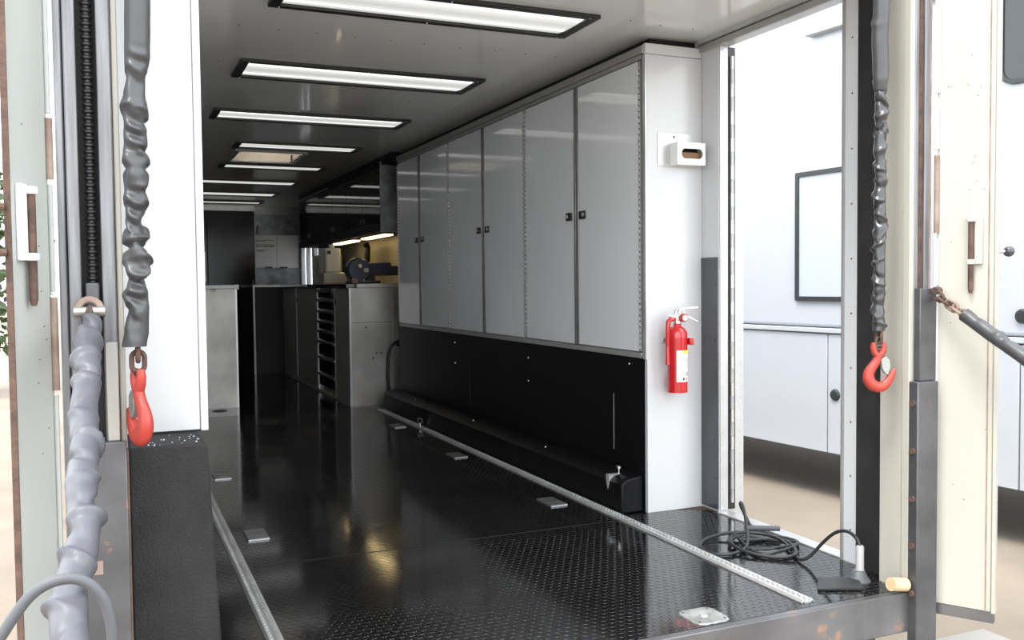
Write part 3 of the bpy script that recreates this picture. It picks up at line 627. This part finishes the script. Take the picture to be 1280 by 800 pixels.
# ------------------------------------------------------------------ wrinkled fabric sleeves, chains, hooks
def sleeve(p0, p1, r, nl, folds, seed, amp, wig, m, parent, name='sleeve', zone=(0, 1), flare=0.0, nt_=40):
    q = random.Random(seed); P0, P1 = Vector(p0), Vector(p1); ax = (P1 - P0); Ln = ax.length; ax.normalize()
    a = Vector((0, -1, 0)) if abs(ax.y) < .8 else Vector((1, 0, 0)); a = (a - ax * a.dot(ax)).normalized(); b = ax.cross(a)
    F = []
    for i in range(folds):
        s = zone[0] + (zone[1] - zone[0]) * (i + q.uniform(.1, .9)) / folds
        F.append((s * Ln, q.uniform(.3, 1.2) * r, q.uniform(0, 6.28), q.uniform(.28, .60) * r, (1 if i % 2 else -1) * q.uniform(.5, 1.0) * amp * r))
    W = [(q.uniform(0, 6.28), q.uniform(0, 6.28), q.uniform(.7, 1.3)) for _ in range(3)]
    vs, fs = [], []
    for i in range(nl + 1):
        s = Ln * i / nl; f = i / nl; env = max(0, min(1, (f - zone[0]) * 8 + .1)) * max(0, min(1, (zone[1] - f) * 12 + .15))
        ox = sum(math.sin(s / (r * 1.5 * (k + 1)) * w_[2] + w_[0]) for k, w_ in enumerate(W)) * wig * r * env
        oy = sum(math.sin(s / (r * 1.5 * (k + 1)) * w_[2] + w_[1]) for k, w_ in enumerate(W)) * wig * r * env
        for j in range(nt_):
            th = 2 * math.pi * j / nt_; d = 0
            for (sj, tl, ph_, wd, am) in F:
                u_ = (s - sj - tl * math.sin(th - ph_) - .25 * tl * math.sin(2 * th + ph_)) / wd
                if -3 < u_ < 3: d += am * math.exp(-u_ * u_) * (.55 + .45 * math.cos(th - ph_ * 1.7))
            rr_ = r * (1 + flare * max(0, (f - .93) / .07)) + d * (env if zone != (0, 1) else 1)
            rr_ = max(rr_, r * .45)
            vs.append(P0 + ax * s + a * (ox + rr_ * math.cos(th)) + b * (oy + rr_ * math.sin(th)))
    for i in range(nl):
        for j in range(nt_): fs.append((i * nt_ + j, i * nt_ + (j + 1) % nt_, (i + 1) * nt_ + (j + 1) % nt_, (i + 1) * nt_ + j))
    fs += [tuple(range(nt_)), tuple(nl * nt_ + j for j in range(nt_))[::-1]]
    return MB().add(vs, fs).build(name, m, parent, ang=70)
SLV = [(2.12, 0.078, 0.027), (1.653, 0.0721, 0.027), (1.595, 0.0706, 0.027), (1.532, 0.0689, 0.0268), (1.499, 0.0657, 0.0238), (1.48, 0.0652, 0.0196), (1.45, 0.0605, 0.0226), (1.421, 0.0582, 0.0291), (1.392, 0.0634, 0.0266), (1.382, 0.0585, 0.0207), (1.366, 0.0609, 0.0241), (1.339, 0.0609, 0.0247), (1.319, 0.0566, 0.0219), (1.295, 0.0606, 0.0296), (1.278, 0.0591, 0.0206), (1.266, 0.0598, 0.0272), (1.238, 0.0576, 0.0221), (1.218, 0.0576, 0.0261), (1.205, 0.0592, 0.0266), (1.195, 0.0577, 0.021), (1.162, 0.0521, 0.0166), (1.149, 0.0553, 0.0155), (1.136, 0.0571, 0.0293), (1.121, 0.0519, 0.0248), (1.108, 0.0536, 0.0117), (1.09, 0.0545, 0.0261), (1.072, 0.0596, 0.0331), (1.057, 0.0567, 0.0233), (1.039, 0.0507, 0.0106), (1.029, 0.0553, 0.0195), (1.006, 0.0519, 0.0275), (0.983, 0.0544, 0.0251), (0.965, 0.0587, 0.0216), (0.926, 0.0535, 0.0256), (0.885, 0.0473, 0.026)]
def slv(z):
    if z >= SLV[0][0]: return SLV[0][1:]
    for (za, ca, ha), (zb, cb_, hb_) in zip(SLV, SLV[1:]):
        if za >= z >= zb:
            f = (za - z) / (za - zb); f = f * f * (3 - 2 * f); return ca + (cb_ - ca) * f, ha + (hb_ - ha) * f
    return SLV[-1][1:]
def profile_sleeve(parent, y, nt_=48, dz=.003):
    vs, fs = [], []; z = 2.12; n = 0
    while z > .885 - 1e-6:
        cr = max(0, min(1, (1.56 - z) / .08)) * max(0, min(1, (z - .90) / .05))
        for j in range(nt_):
            th = 2 * math.pi * j / nt_; c, s_ = math.cos(th), math.sin(th)
            zz = z + cr * c * (.020 * math.sin(z * 61 + .8) + .007 * math.sin(z * 131 + 2)) + cr * .004 * math.sin(2 * th + z * 60)
            cx, hw = slv(max(.885, min(2.12, zz)))
            d = cr * .0042 * math.sin(z * 118 + 2.6 * c + 2.2 * math.sin(z * 37) + 1.4 * s_) * (.35 + .65 * abs(c))
            dep = .012 + .55 * hw
            vs.append(((cx + (hw + d * .3) * s_) * .973, y - .004 - (dep + d * 1.7) * c, 1.02 + (z - 1.02) * .973))
        z -= dz; n += 1
    for i in range(n - 1):
        for j in range(nt_): fs.append((i * nt_ + j, i * nt_ + (j + 1) % nt_, (i + 1) * nt_ + (j + 1) % nt_, (i + 1) * nt_ + j))
    fs += [tuple(range(nt_)), tuple((n - 1) * nt_ + j for j in range(nt_))[::-1]]
    return MB().add(vs, fs).build('sleeve', 'sleeve_grey', parent, ang=80)
def link(c, d, nrm, L_, W_, r, m, parent, name='chain_link'):
    c, d, nrm = Vector(c), Vector(d).normalized(), Vector(nrm); nrm = (nrm - d * nrm.dot(d)).normalized(); e = d.cross(nrm); path = []
    h_ = L_ / 2 - W_ / 2
    for i in range(9): a = R(-90 + i * 22.5); path.append(c + d * (h_ + W_ / 2 * math.cos(a)) + e * (W_ / 2 * math.sin(a)))
    for i in range(9): a = R(90 + i * 22.5); path.append(c + d * (-h_ + W_ / 2 * math.cos(a)) + e * (W_ / 2 * math.sin(a)))
    return MB().tube(path, r, 8, closed=True).build(name, m, parent)
def hook(parent, top, rz, k=1.0):
    """clevis grab hook in the local XZ plane, turned by rz about Z"""
    T = Matrix.Translation(Vector(top)) @ Matrix.Rotation(rz, 4, 'Z')
    px = .00258 * k
    pts = [(0, -14, 5.5), (-1, -20, 5.5), (-4, -26, 5.6), (-9, -32, 6.2), (-13, -39, 7.0), (-13.5, -47, 7.6), (-9, -54.5, 7.8), (-1, -58, 7.4), (7, -56.5, 6.6), (13, -50, 5.6), (17, -43, 4.6), (20, -37, 3.4), (21.5, -34, 2.0)]
    # smooth the path
    P = [Vector((p[0], 0, p[1])) * px for p in pts]; rd = [p[2] * px for p in pts]
    for _ in range(2):
        Q, q = [P[0]], [rd[0]]
        for i in range(len(P) - 1):
            Q += [P[i] * .75 + P[i + 1] * .25, P[i] * .25 + P[i + 1] * .75]; q += [rd[i] * .75 + rd[i + 1] * .25, rd[i] * .25 + rd[i + 1] * .75]
        P, rd = Q + [P[-1]], q + [rd[-1]]
    mb = MB().tube(P, rd, 14, flat=Vector((0, 1, 0)))
    mb.v = [tuple(T @ Vector((v[0], v[1] * .85, v[2]))) for v in mb.v]
    h_ = mb.build('hook', 'hook_red', parent)
    for s_ in (-1, 1):
        mb = MB().tube([Vector((s_ * 6.2, 0, 1)) * px, Vector((s_ * 7, 0, -5)) * px, Vector((s_ * 5.8, 0, -11)) * px, Vector((s_ * 1.5, 0, -17)) * px], [3.2 * px, 4 * px, 4.2 * px, 4.5 * px], 10, flat=Vector((0, 1, 0)))
        mb.v = [tuple(T @ Vector(v)) for v in mb.v]; mb.build('clevis_arm', 'hook_red', h_)
    mb = MB().cyl(Vector((-9.5, 0, -3)) * px, Vector((9.5, 0, -3)) * px, 2.2 * px, n=10); mb.v = [tuple(T @ Vector(v)) for v in mb.v]; mb.build('clevis_pin', 'steel_dark', h_)
    mb = MB().prism([Vector((2, -3.2, -21)) * px, Vector((9, -3.2, -17)) * px, Vector((14, -3.2, -22)) * px, Vector((15, -3.2, -31)) * px, Vector((12, -3.2, -42)) * px, Vector((8, -3.2, -40)) * px, Vector((4, -3.2, -34)) * px], Vector((0, 6.4, 0)) * px)
    mb.v = [tuple(T @ Vector(v)) for v in mb.v]; mb.build('safety_latch', 'galvanised', h_, bevel=.002)
    return h_
# left hanging sleeve and hook
hx, hy = .052, 2.165
hs = thing('sleeved_hook_chain', (hx, hy, .66), 'grey crumpled sleeve on a hanging chain with red hook in front of the white cabinet', 'hook chain')
profile_sleeve(hs, hy)
for i, (z, nr) in enumerate(((.880, (1, 0, 0)), (.857, (0, 1, 0)))): link((hx + .001, hy, z), (0, 0, 1), nr, .044, .026, .0055, 'rust', hs)
hook(hs, (hx, hy, .838), R(110), 1.0)
# right hanging sleeve and hook
hx, hy = 2.262, 2.235
hs = thing('sleeved_hook_chain', (hx, hy, .66), 'shiny black sleeve on a hanging chain with red hook beside the side doorway', 'hook chain')
sleeve((hx + .003, hy, ZC), (hx, hy, 1.62), .0250, 60, 3, 3, .35, .05, 'sleeve_grey', hs, name='upper_sleeve', zone=(.3, .95), flare=-.3)
sleeve((hx + .004, hy, 1.63), (hx, hy, .855), .0185, 260, 30, 21, .55, .05, 'sleeve_black', hs)
link((hx, hy, .840), (0, 0, 1), (1, 0, 0), .05, .024, .005, 'rust', hs); link((hx, hy, .815), (0, 0, 1), (0, 1, 0), .04, .024, .005, 'rust', hs)
hook(hs, (hx, hy, .815), R(-22), .95)

# ------------------------------------------------------------------ rear posts
def rust_hinges(parent, x, y, zs, sx):
    for z0, z1 in zs: MB().cyl((x, y, z0), (x, y, z1), .0085, n=10).build('hinge_barrel', 'rust_pale', parent)
# left post
lp = thing('rear_post', (-.04, 2.25, -.1), 'grey left rear post with a dark slot holding a black threaded screw', 'post')
box('post_back', 'chalky_paint', lp, -.10, .028, 2.255, 2.34, -.2, ZC + .05)
box('outer_face', 'post_steel', lp, -.080, -.055, 2.205, 2.255, -.2, ZC + .05, bevel=.003)
box('outer_ridge', 'post_steel', lp, -.100, -.082, 2.215, 2.255, -.2, ZC + .05, bevel=.004)
box('inner_face', 'post_steel', lp, -.015, .014, 2.205, 2.255, -.2, ZC + .05, bevel=.003)
box('inner_edge', 'cream_paint', lp, .015, .028, 2.212, 2.255, .66, ZC + .05, bevel=.003)
box('slot_back', 'dark_void', lp, -.055, -.015, 2.246, 2.255, -.2, ZC + .05)
mb = MB(); prof = []; z = 1.02
while z < ZC + .04: prof += [(.0085, z), (.0125, z + .004), (.0125, z + .007), (.0085, z + .011)]; z += .0145
mb.lathe(prof, (-.033, 2.222, 0), 16).build('threaded_screw', 'black_plastic', lp)
box('slider', 'steel_dark', lp, -.048, -.020, 2.196, 2.235, .955, 1.03, bevel=.004)
box('lower_sheath', 'steel_dark', lp, -.062, .026, 2.176, 2.2, -.2, .682, bevel=.003); box('sheath_edge', 'rust', lp, .026, .0295, 2.178, 2.3, -.2, .66)
box('upper_sheath', 'aluminium_dull', lp, -.012, .014, 2.192, 2.206, .682, .90, bevel=.002)
box('paint_chip', 'rust_pale', lp, -.048, -.028, 2.1745, 2.177, .395, .425)
# right post
rp_ = thing('rear_post', (2.42, 2.25, -.1), 'cream white rear post with a rusty slot beside the side doorway', 'post')
box('post_back', 'cream_paint', rp_, 2.365, 2.465, 2.235, 2.33, -.05, ZC + .05, bevel=.003)
box('inner_face', 'cream_paint', rp_, 2.362, 2.380, 2.205, 2.235, -.05, ZC + .05, bevel=.003)
box('slot_lip', 'post_steel', rp_, 2.380, 2.398, 2.205, 2.235, -.05, ZC + .05, bevel=.003)
box('slot_back', 'rust', rp_, 2.398, 2.424, 2.213, 2.235, -.05, ZC + .05)
box('outer_lip', 'post_steel', rp_, 2.424, 2.446, 2.205, 2.235, -.05, ZC + .05, bevel=.003)
box('outer_edge', 'rust_pale', rp_, 2.446, 2.458, 2.21, 2.235, -.05, ZC + .05)
ls = box('lower_sheath', 'steel_dark', rp_, 2.362, 2.452, 2.168, 2.206, -.33, .690, bevel=.004)
for i in range(5): MB().lathe([(.002, -.006), (.010, -.006), (.0105, 0), (.002, .001)], (2.362, 2.187, .62 - i * .155), 12, 'x').build('bolt', 'rust', rp_)
box('upper_sheath', 'steel_dark', rp_, 2.384, 2.456, 2.182, 2.206, .690, .99, bevel=.003)
MB().cyl((2.290, 2.206, .035), (2.355, 2.206, .025), .022, n=14).build('bump_stop', 'wood_pale', rp_)
# support leg under the floor
sp_ = struct(MB().box(2.20, 2.26, YREAR + .02, YREAR + .08, G, -.06).build('trim_11', 'steel_dark'))

# ------------------------------------------------------------------ narrow swung-open wing doors with draw bolts
def wing(h, e, th, zb, zt, m, lab_, bolt, side):
    h, e = Vector((*h, 0)), Vector((*e, 0)); d = (e - h).normalized(); Ln = (e - h).length
    nrm = Vector((-d.y, d.x, 0)); 
    if nrm.dot(Vector((1.2, 0.0, 0)) - h) < 0: nrm = -nrm        # towards the inside / camera
    t = thing('wing_door', (h.x, h.y, zb), lab_, 'door')
    def slab(name, mm, a0, a1, n0, n1, z0, z1, bevel=0.0, parent=t):
        p = [h + d * a0 + nrm * n0, h + d * a1 + nrm * n0, h + d * a1 + nrm * n1, h + d * a0 + nrm * n1]
        return MB().prism([(q.x, q.y, z0) for q in p], (0, 0, z1 - z0)).build(name, mm, parent, bevel=bevel)
    slab('leaf', m, .004, Ln - (.012 if side > 0 else .003), -th, 0, zb, zt, .003)
    slab('edge_trim', 'cream_paint' if side > 0 else 'rust', Ln - (.012 if side > 0 else .003), Ln, -th - .004, .003, zb - .004, zt, .002)
    if side > 0: slab('rust_line', 'rust_pale', Ln - .030, Ln - .026, 0, .0015, zb, zt)
    if side > 0: slab('bottom_channel', 'steel_worn', .004, Ln - .004, -th, .002, zb - .035, zb)
    # draw bolt: bracket, two guides, pin
    a, zc = bolt
    bk = slab('bolt_bracket', 'white_panel' if side < 0 else 'cream_paint', a - .012, a + .012, 0, .012, zc, zc + .155, .002)
    pc = h + d * (a - .021) + nrm * .014
    for z in (zc + .135, zc): slab('bolt_guide', 'white_panel' if side < 0 else 'cream_paint', a - .032, a - .008, 0, .024, z, z + .016, .002)
    MB().cyl((pc.x, pc.y, zc - .078), (pc.x, pc.y, zc + .145), .0085, n=12).build('bolt_pin', 'rust', t)
    MB().cyl((pc.x, pc.y, zc - .092), (pc.x, pc.y, zc - .078), .005, .0085, n=12).build('bolt_tip', 'rust', t)
    screws([tuple(h + d * rnd.uniform(.03, Ln - .03) + Vector((0, 0, rnd.uniform(.3, 1.9)))) for _ in range(16)], nrm, .002, .001, 'steel_dark', t)
    return t, h, d, nrm
t, h, d, nrm = wing((-.112, 2.205), (-.178, 2.07), .008, -.12, ZC + .06, 'chalky_paint', 'weathered grey-white wing door hinged on the grey rear post', (.118, 1.075), -1)
for z0, z1 in ((-.1, .35), (.80, 1.0), (1.25, 1.38), (1.72, 2.1)): MB().cyl((-.110, 2.196, z0), (-.110, 2.196, z1), .0075, n=10).build('hinge_barrel', 'rust_pale', t)
for z0, z1 in ((.36, .79), (1.01, 1.24), (1.39, 1.71)): MB().cyl((-.111, 2.197, z0), (-.111, 2.197, z1), .0055, n=10).build('hinge_barrel', 'chalky_paint', t)
MB().tube([(-.188, 2.07, 1.18), (-.215, 2.06, 1.18), (-.22, 2.06, 1.17), (-.22, 2.06, 1.10), (-.215, 2.06, 1.09), (-.186, 2.07, 1.09)], .008, 8).build('grab_handle', 'rust', t)
t, h, d, nrm = wing((2.472, 2.203), (2.568, 2.045), .03, -.05, ZC + .06, 'cream_paint', 'cream white wing door swung open beside the parked motorhome', (.128, 1.065), 1)
for z0, z1 in ((-.03, .98), (1.0, 1.15), (1.17, 1.42), (1.44, 1.60), (1.62, 2.1)): MB().cyl((2.470, 2.198, z0), (2.470, 2.198, z1), .0085, n=10).build('hinge_barrel', 'white_panel' if z0 != 1.17 else 'rust_pale', t)
MB().tube([(2.60, 2.08, 1.105), (2.633, 2.072, 1.106)], .005, 8).build('ball_stem', 'trim_grey', t)
bm = bmesh.new(); bmesh.ops.create_uvsphere(bm, u_segments=16, v_segments=10, radius=.0175)
q = MB(); q.v = [tuple(v.co + Vector((2.644, 2.07, 1.106))) for v in bm.verts]; q.f = [tuple(v.index for v in f.verts) for f in bm.faces]; bm.free()
q.build('ball', 'slate_plate', t)

# ------------------------------------------------------------------ taut ramp chains in sleeves
tl = thing('ramp_chain', (-.041, 2.19, .98), 'pale grey sleeved ramp chain shackled to the grey rear post', 'chain')
MB().tube([(-.041 + .024 * math.cos(R(a)), 2.178 + .008 * math.sin(R(a)), .968 + .026 * math.sin(R(a))) for a in range(-20, 201, 20)], .008, 8).build('shackle', 'rust_pale', tl)
MB().cyl((-.072, 2.176, .968), (-.010, 2.176, .968), .011, n=10).build('shackle_pin', 'aluminium_dull', tl)
ddir = Vector((-.012, -.89, -.44)).normalized()
p = Vector((-.041, 2.17, .945))
link(p, (0, -.3, -1), (1, 0, 0), .055, .032, .0075, 'rust', tl); link(p + Vector((0, -.012, -.03)), (0, -.5, -1), (0, 1, 0), .05, .03, .007, 'rust_pale', tl)
sleeve((-.040, 2.15, .945), (-.062, .75, .33), .0235, 320, 30, 5, .50, .12, 'sleeve_pale', tl)
tr = thing('ramp_chain', (2.44, 2.18, .96), 'grey sleeved ramp chain shackled to the cream rear post', 'chain')
c0 = Vector((2.443, 2.178, .972)); dd = Vector((.06, -.82, -.50)).normalized()
MB().cyl((2.432, 2.17, .982), (2.456, 2.17, .982), .012, n=10).build('shackle_pin', 'rust', tr)
for i in range(5): link(c0 + dd * (.012 + i * .030), dd, (0, 0, 1) if i % 2 else (1, 0, 0), .046, .026, .0055, 'rust' if i < 2 else 'rust_pale', tr)
sleeve(c0 + dd * .125, c0 + dd * 1.5, .0215, 200, 18, 9, .30, .05, 'sleeve_grey', tr)

# ------------------------------------------------------------------ cables
cb = MB(); pth = [(-.30, 1.05, G + .012), (-.27, 1.08, .0), (-.20, 1.10, .48), (-.150, 1.12, .60), (-.118, 1.12, .642), (-.106, 1.12, .662), (-.086, 1.12, .688), (-.062, 1.12, .699), (-.037, 1.12, .697), (-.016, 1.12, .676), (-.007, 1.12, .645), (-.007, 1.12, .60), (-.015, 1.12, .45), (-.03, 1.1, .0), (-.05, 1.05, G + .012), (-.12, .9, G + .01), (-.3, .6, G + .01)]
def smooth_path(P, it=3):
    P = [Vector(p) for p in P]
    for _ in range(it):
        Q = [P[0]]
        for i in range(len(P) - 1): Q += [P[i] * .75 + P[i + 1] * .25, P[i] * .25 + P[i + 1] * .75]
        P = Q + [P[-1]]
    return P
tag(cb.tube(smooth_path(pth), .0062, 12).build('grey_cable', 'cable_grey', None), 'thick grey cable looping up in front of the pale ramp chain', 'cable')
# extension cord coiled on the rear floor
P = []
for i in range(30):
    a = .5 + i * .70; q_ = i / 29
    rx = .115 + .03 * math.sin(i * .9); ry = .13 + .05 * math.cos(i * .55)
    P.append((2.27 + rx * math.cos(a) + .02 * math.sin(i * 1.7), 2.80 + ry * math.sin(a), .009 + .016 * (.5 + .5 * math.sin(i * 1.3))))
P += [(2.33, 2.95, .02), (2.36, 3.03, .05), (2.35, 3.06, .10), (2.33, 3.03, .125), (2.30, 2.97, .115), (2.26, 2.90, .05), (2.19, 2.80, .012), (2.09, 2.76, .008), (2.02, 2.80, .008), (2.03, 2.90, .008), (2.12, 2.98, .010), (2.24, 2.98, .022), (2.34, 2.90, .024), (2.36, 2.80, .018), (2.30, 2.68, .008), (2.26, 2.60, .008),
      (2.28, 2.57, .025), (2.30, 2.53, .085), (2.31, 2.48, .135), (2.312, 2.43, .155), (2.312, 2.39, .148), (2.31, 2.365, .13), (2.31, 2.36, .105)]
pc_ = thing('extension_cord', (2.2, 2.8, 0), 'black extension cord coiled on the rear floor by the side doorway', 'cord')
MB().tube(smooth_path(P, 3), .0062, 8).build('cable', 'cable_black', pc_)
MB().lathe([(.010, .12), (.0135, .115), (.0135, .04), (.016, .035), (.016, .030)], (2.31, 2.36, 0), 14).build('connector', 'plug_grey', pc_)
sk = thing('socket_box', (2.30, 2.36, 0), 'grey tapered socket box holding the cord plug on the rear floor', 'socket')
MB().lathe([(.040, 0), (.037, .006), (.026, .022), (.021, .034), (.018, .036)], (2.305, 2.36, 0), 18).build('socket_body', 'cable_grey', sk)
MB().prism([(2.10, 2.33, .002), (2.24, 2.27, .002), (2.30, 2.36, .002), (2.18, 2.42, .002)], (0, 0, .010)).build('base_plate', 'black_plastic', sk, bevel=.002)
MB().cyl((2.30, 2.965, .034), (2.42, 2.90, .034), .011, n=10).build('cord_plug', 'cable_grey', pc_)

# ------------------------------------------------------------------ parked motorhome
mh = thing('motorhome', (0, 0, 0), 'white motorhome parked alongside, seen through the side doorway', 'motorhome')
def mb_box(name, m, *b, bevel=0.0, parent=mh): return MB().box(*b).build(name, m, parent, bevel=bevel)
GB = -.27
mb_box('body', 'mh_white', .012, 2.4, -5.0, 6.0, .66, 3.3, bevel=.03)
mb_box('belt_trim', 'mh_white', -.018, .02, -5.0, 6.0, .625, .662, bevel=.006)
for a, b_ in ((-3.6, -1.395), (-1.385, .085), (.095, 2.6), (2.61, 5.95)): mb_box('locker_door', 'mh_white', .0, .03, a, b_, GB, .618, bevel=.004)
mb_box('underbody', 'mh_frame', .03, 2.38, -4.9, 5.9, GB + .02, .66)
def win(y0, y1, z0, z1, fr, glass, rad):
    mbv = []
    def rr(y0, y1, z0, z1, r, n=6):
        P = []
        for (cy, cz, a0) in ((y1 - r, z1 - r, 0), (y0 + r, z1 - r, 90), (y0 + r, z0 + r, 180), (y1 - r, z0 + r, 270)):
            for i in range(n + 1): a = R(a0 + 90 * i / n); P.append((cy + r * math.cos(a), cz + r * math.sin(a)))
        return P
    o = rr(y0, y1, z0, z1, rad); i_ = rr(y0 + fr, y1 - fr, z0 + fr, z1 - fr, max(rad - fr, .003)); n = len(o)
    vs = [(-.012, p[0], p[1]) for p in o] + [(-.012, p[0], p[1]) for p in i_] + [(.014, p[0], p[1]) for p in o] + [(.014, p[0], p[1]) for p in i_]
    fs = []
    for k in range(n):
        j = (k + 1) % n; fs += [(k, j, n + j, n + k), (k, j, 2 * n + j, 2 * n + k), (n + k, n + j, 3 * n + j, 3 * n + k)]
    f = MB().add(vs, fs).build('window_frame', 'mh_frame', mh)
    MB().prism([(-.002, p[0], p[1]) for p in i_], (.012, 0, 0)).build('pane', glass, f)
win(-.75, .405, .862, 1.843, .035, 'mh_pane_reflection', .012)
win(-2.6, -1.235, 2.19, 2.95, .03, 'mh_glass', .10)
mb_box('awning', 'trim_grey', -.06, .02, -2.0, .27, 2.84, 2.90, bevel=.01)
mb_box('roof_cap', 'mh_white', -.01, 2.42, -5.02, 6.02, 3.3, 3.36, bevel=.02)
for yy, zz in ((.015, .17), (-1.40, .79)):
    MB().lathe([(.004, -.02), (.035, -.018), (.045, -.004), (.045, .002)], (0, yy, zz), 18, 'x').build('latch', 'mh_frame', mh)
for yy in (-3.9, 4.4):
    for xx in (.05, 2.05): MB().lathe([(.2, 0), (.36, .0), (.38, .03), (.38, .25), (.36, .28), (.2, .28)], (xx, yy, G + .38), 28, 'x').build('wheel', 'tyre', mh)
mh.location = (4.90, 5.24, 0); mh.rotation_euler = (0, 0, R(5.55))

# ------------------------------------------------------------------ shrubs beyond the trailer on the left
def shrub(x, y, rx, hgt, l, seed):
    q = random.Random(seed); t = thing('shrub', (x, y, G), l, 'shrub', 'shrubs far behind the wing door')
    mb = MB()
    for _ in range(1400):
        th, ph_ = q.uniform(0, 6.28), math.acos(q.uniform(-.6, 1)); k = q.uniform(.55, 1) ** .5
        c = Vector((x + rx * k * math.sin(ph_) * math.cos(th), y + rx * k * math.sin(ph_) * math.sin(th), G + hgt * (.45 + .55 * k * math.cos(ph_))))
        a = Vector((q.uniform(-1, 1), q.uniform(-1, 1), q.uniform(-.6, 1))).normalized() * q.uniform(.12, .22); b = a.cross(Vector((q.uniform(-1, 1), q.uniform(-1, 1), q.uniform(-1, 1)))).normalized() * .06
        mb.add([c, c + a * .5 + b, c + a, c + a * .5 - b], [(0, 1, 2, 3)])
    o = mb.build('foliage', 'leaf', t, smooth=False); o['kind'] = 'stuff'
    MB().tube([(x, y, G - .02), (x + .05, y, G + hgt * .3), (x, y, G + hgt * .6)], [.1, .07, .03], 8).build('trunk', 'bark', t)
for i, (x, y, rx, h_, l) in enumerate(((-1.9, 16.6, 1.05, 3.7, 'narrow green shrub closest to the trailer side'), (-5.2, 17.6, 1.4, 3.1, 'lowest green shrub in the row of three'), (-9.3, 18.2, 1.8, 4.2, 'tallest and widest green shrub in the row'))): shrub(x, y, rx, h_, l, 40 + i)
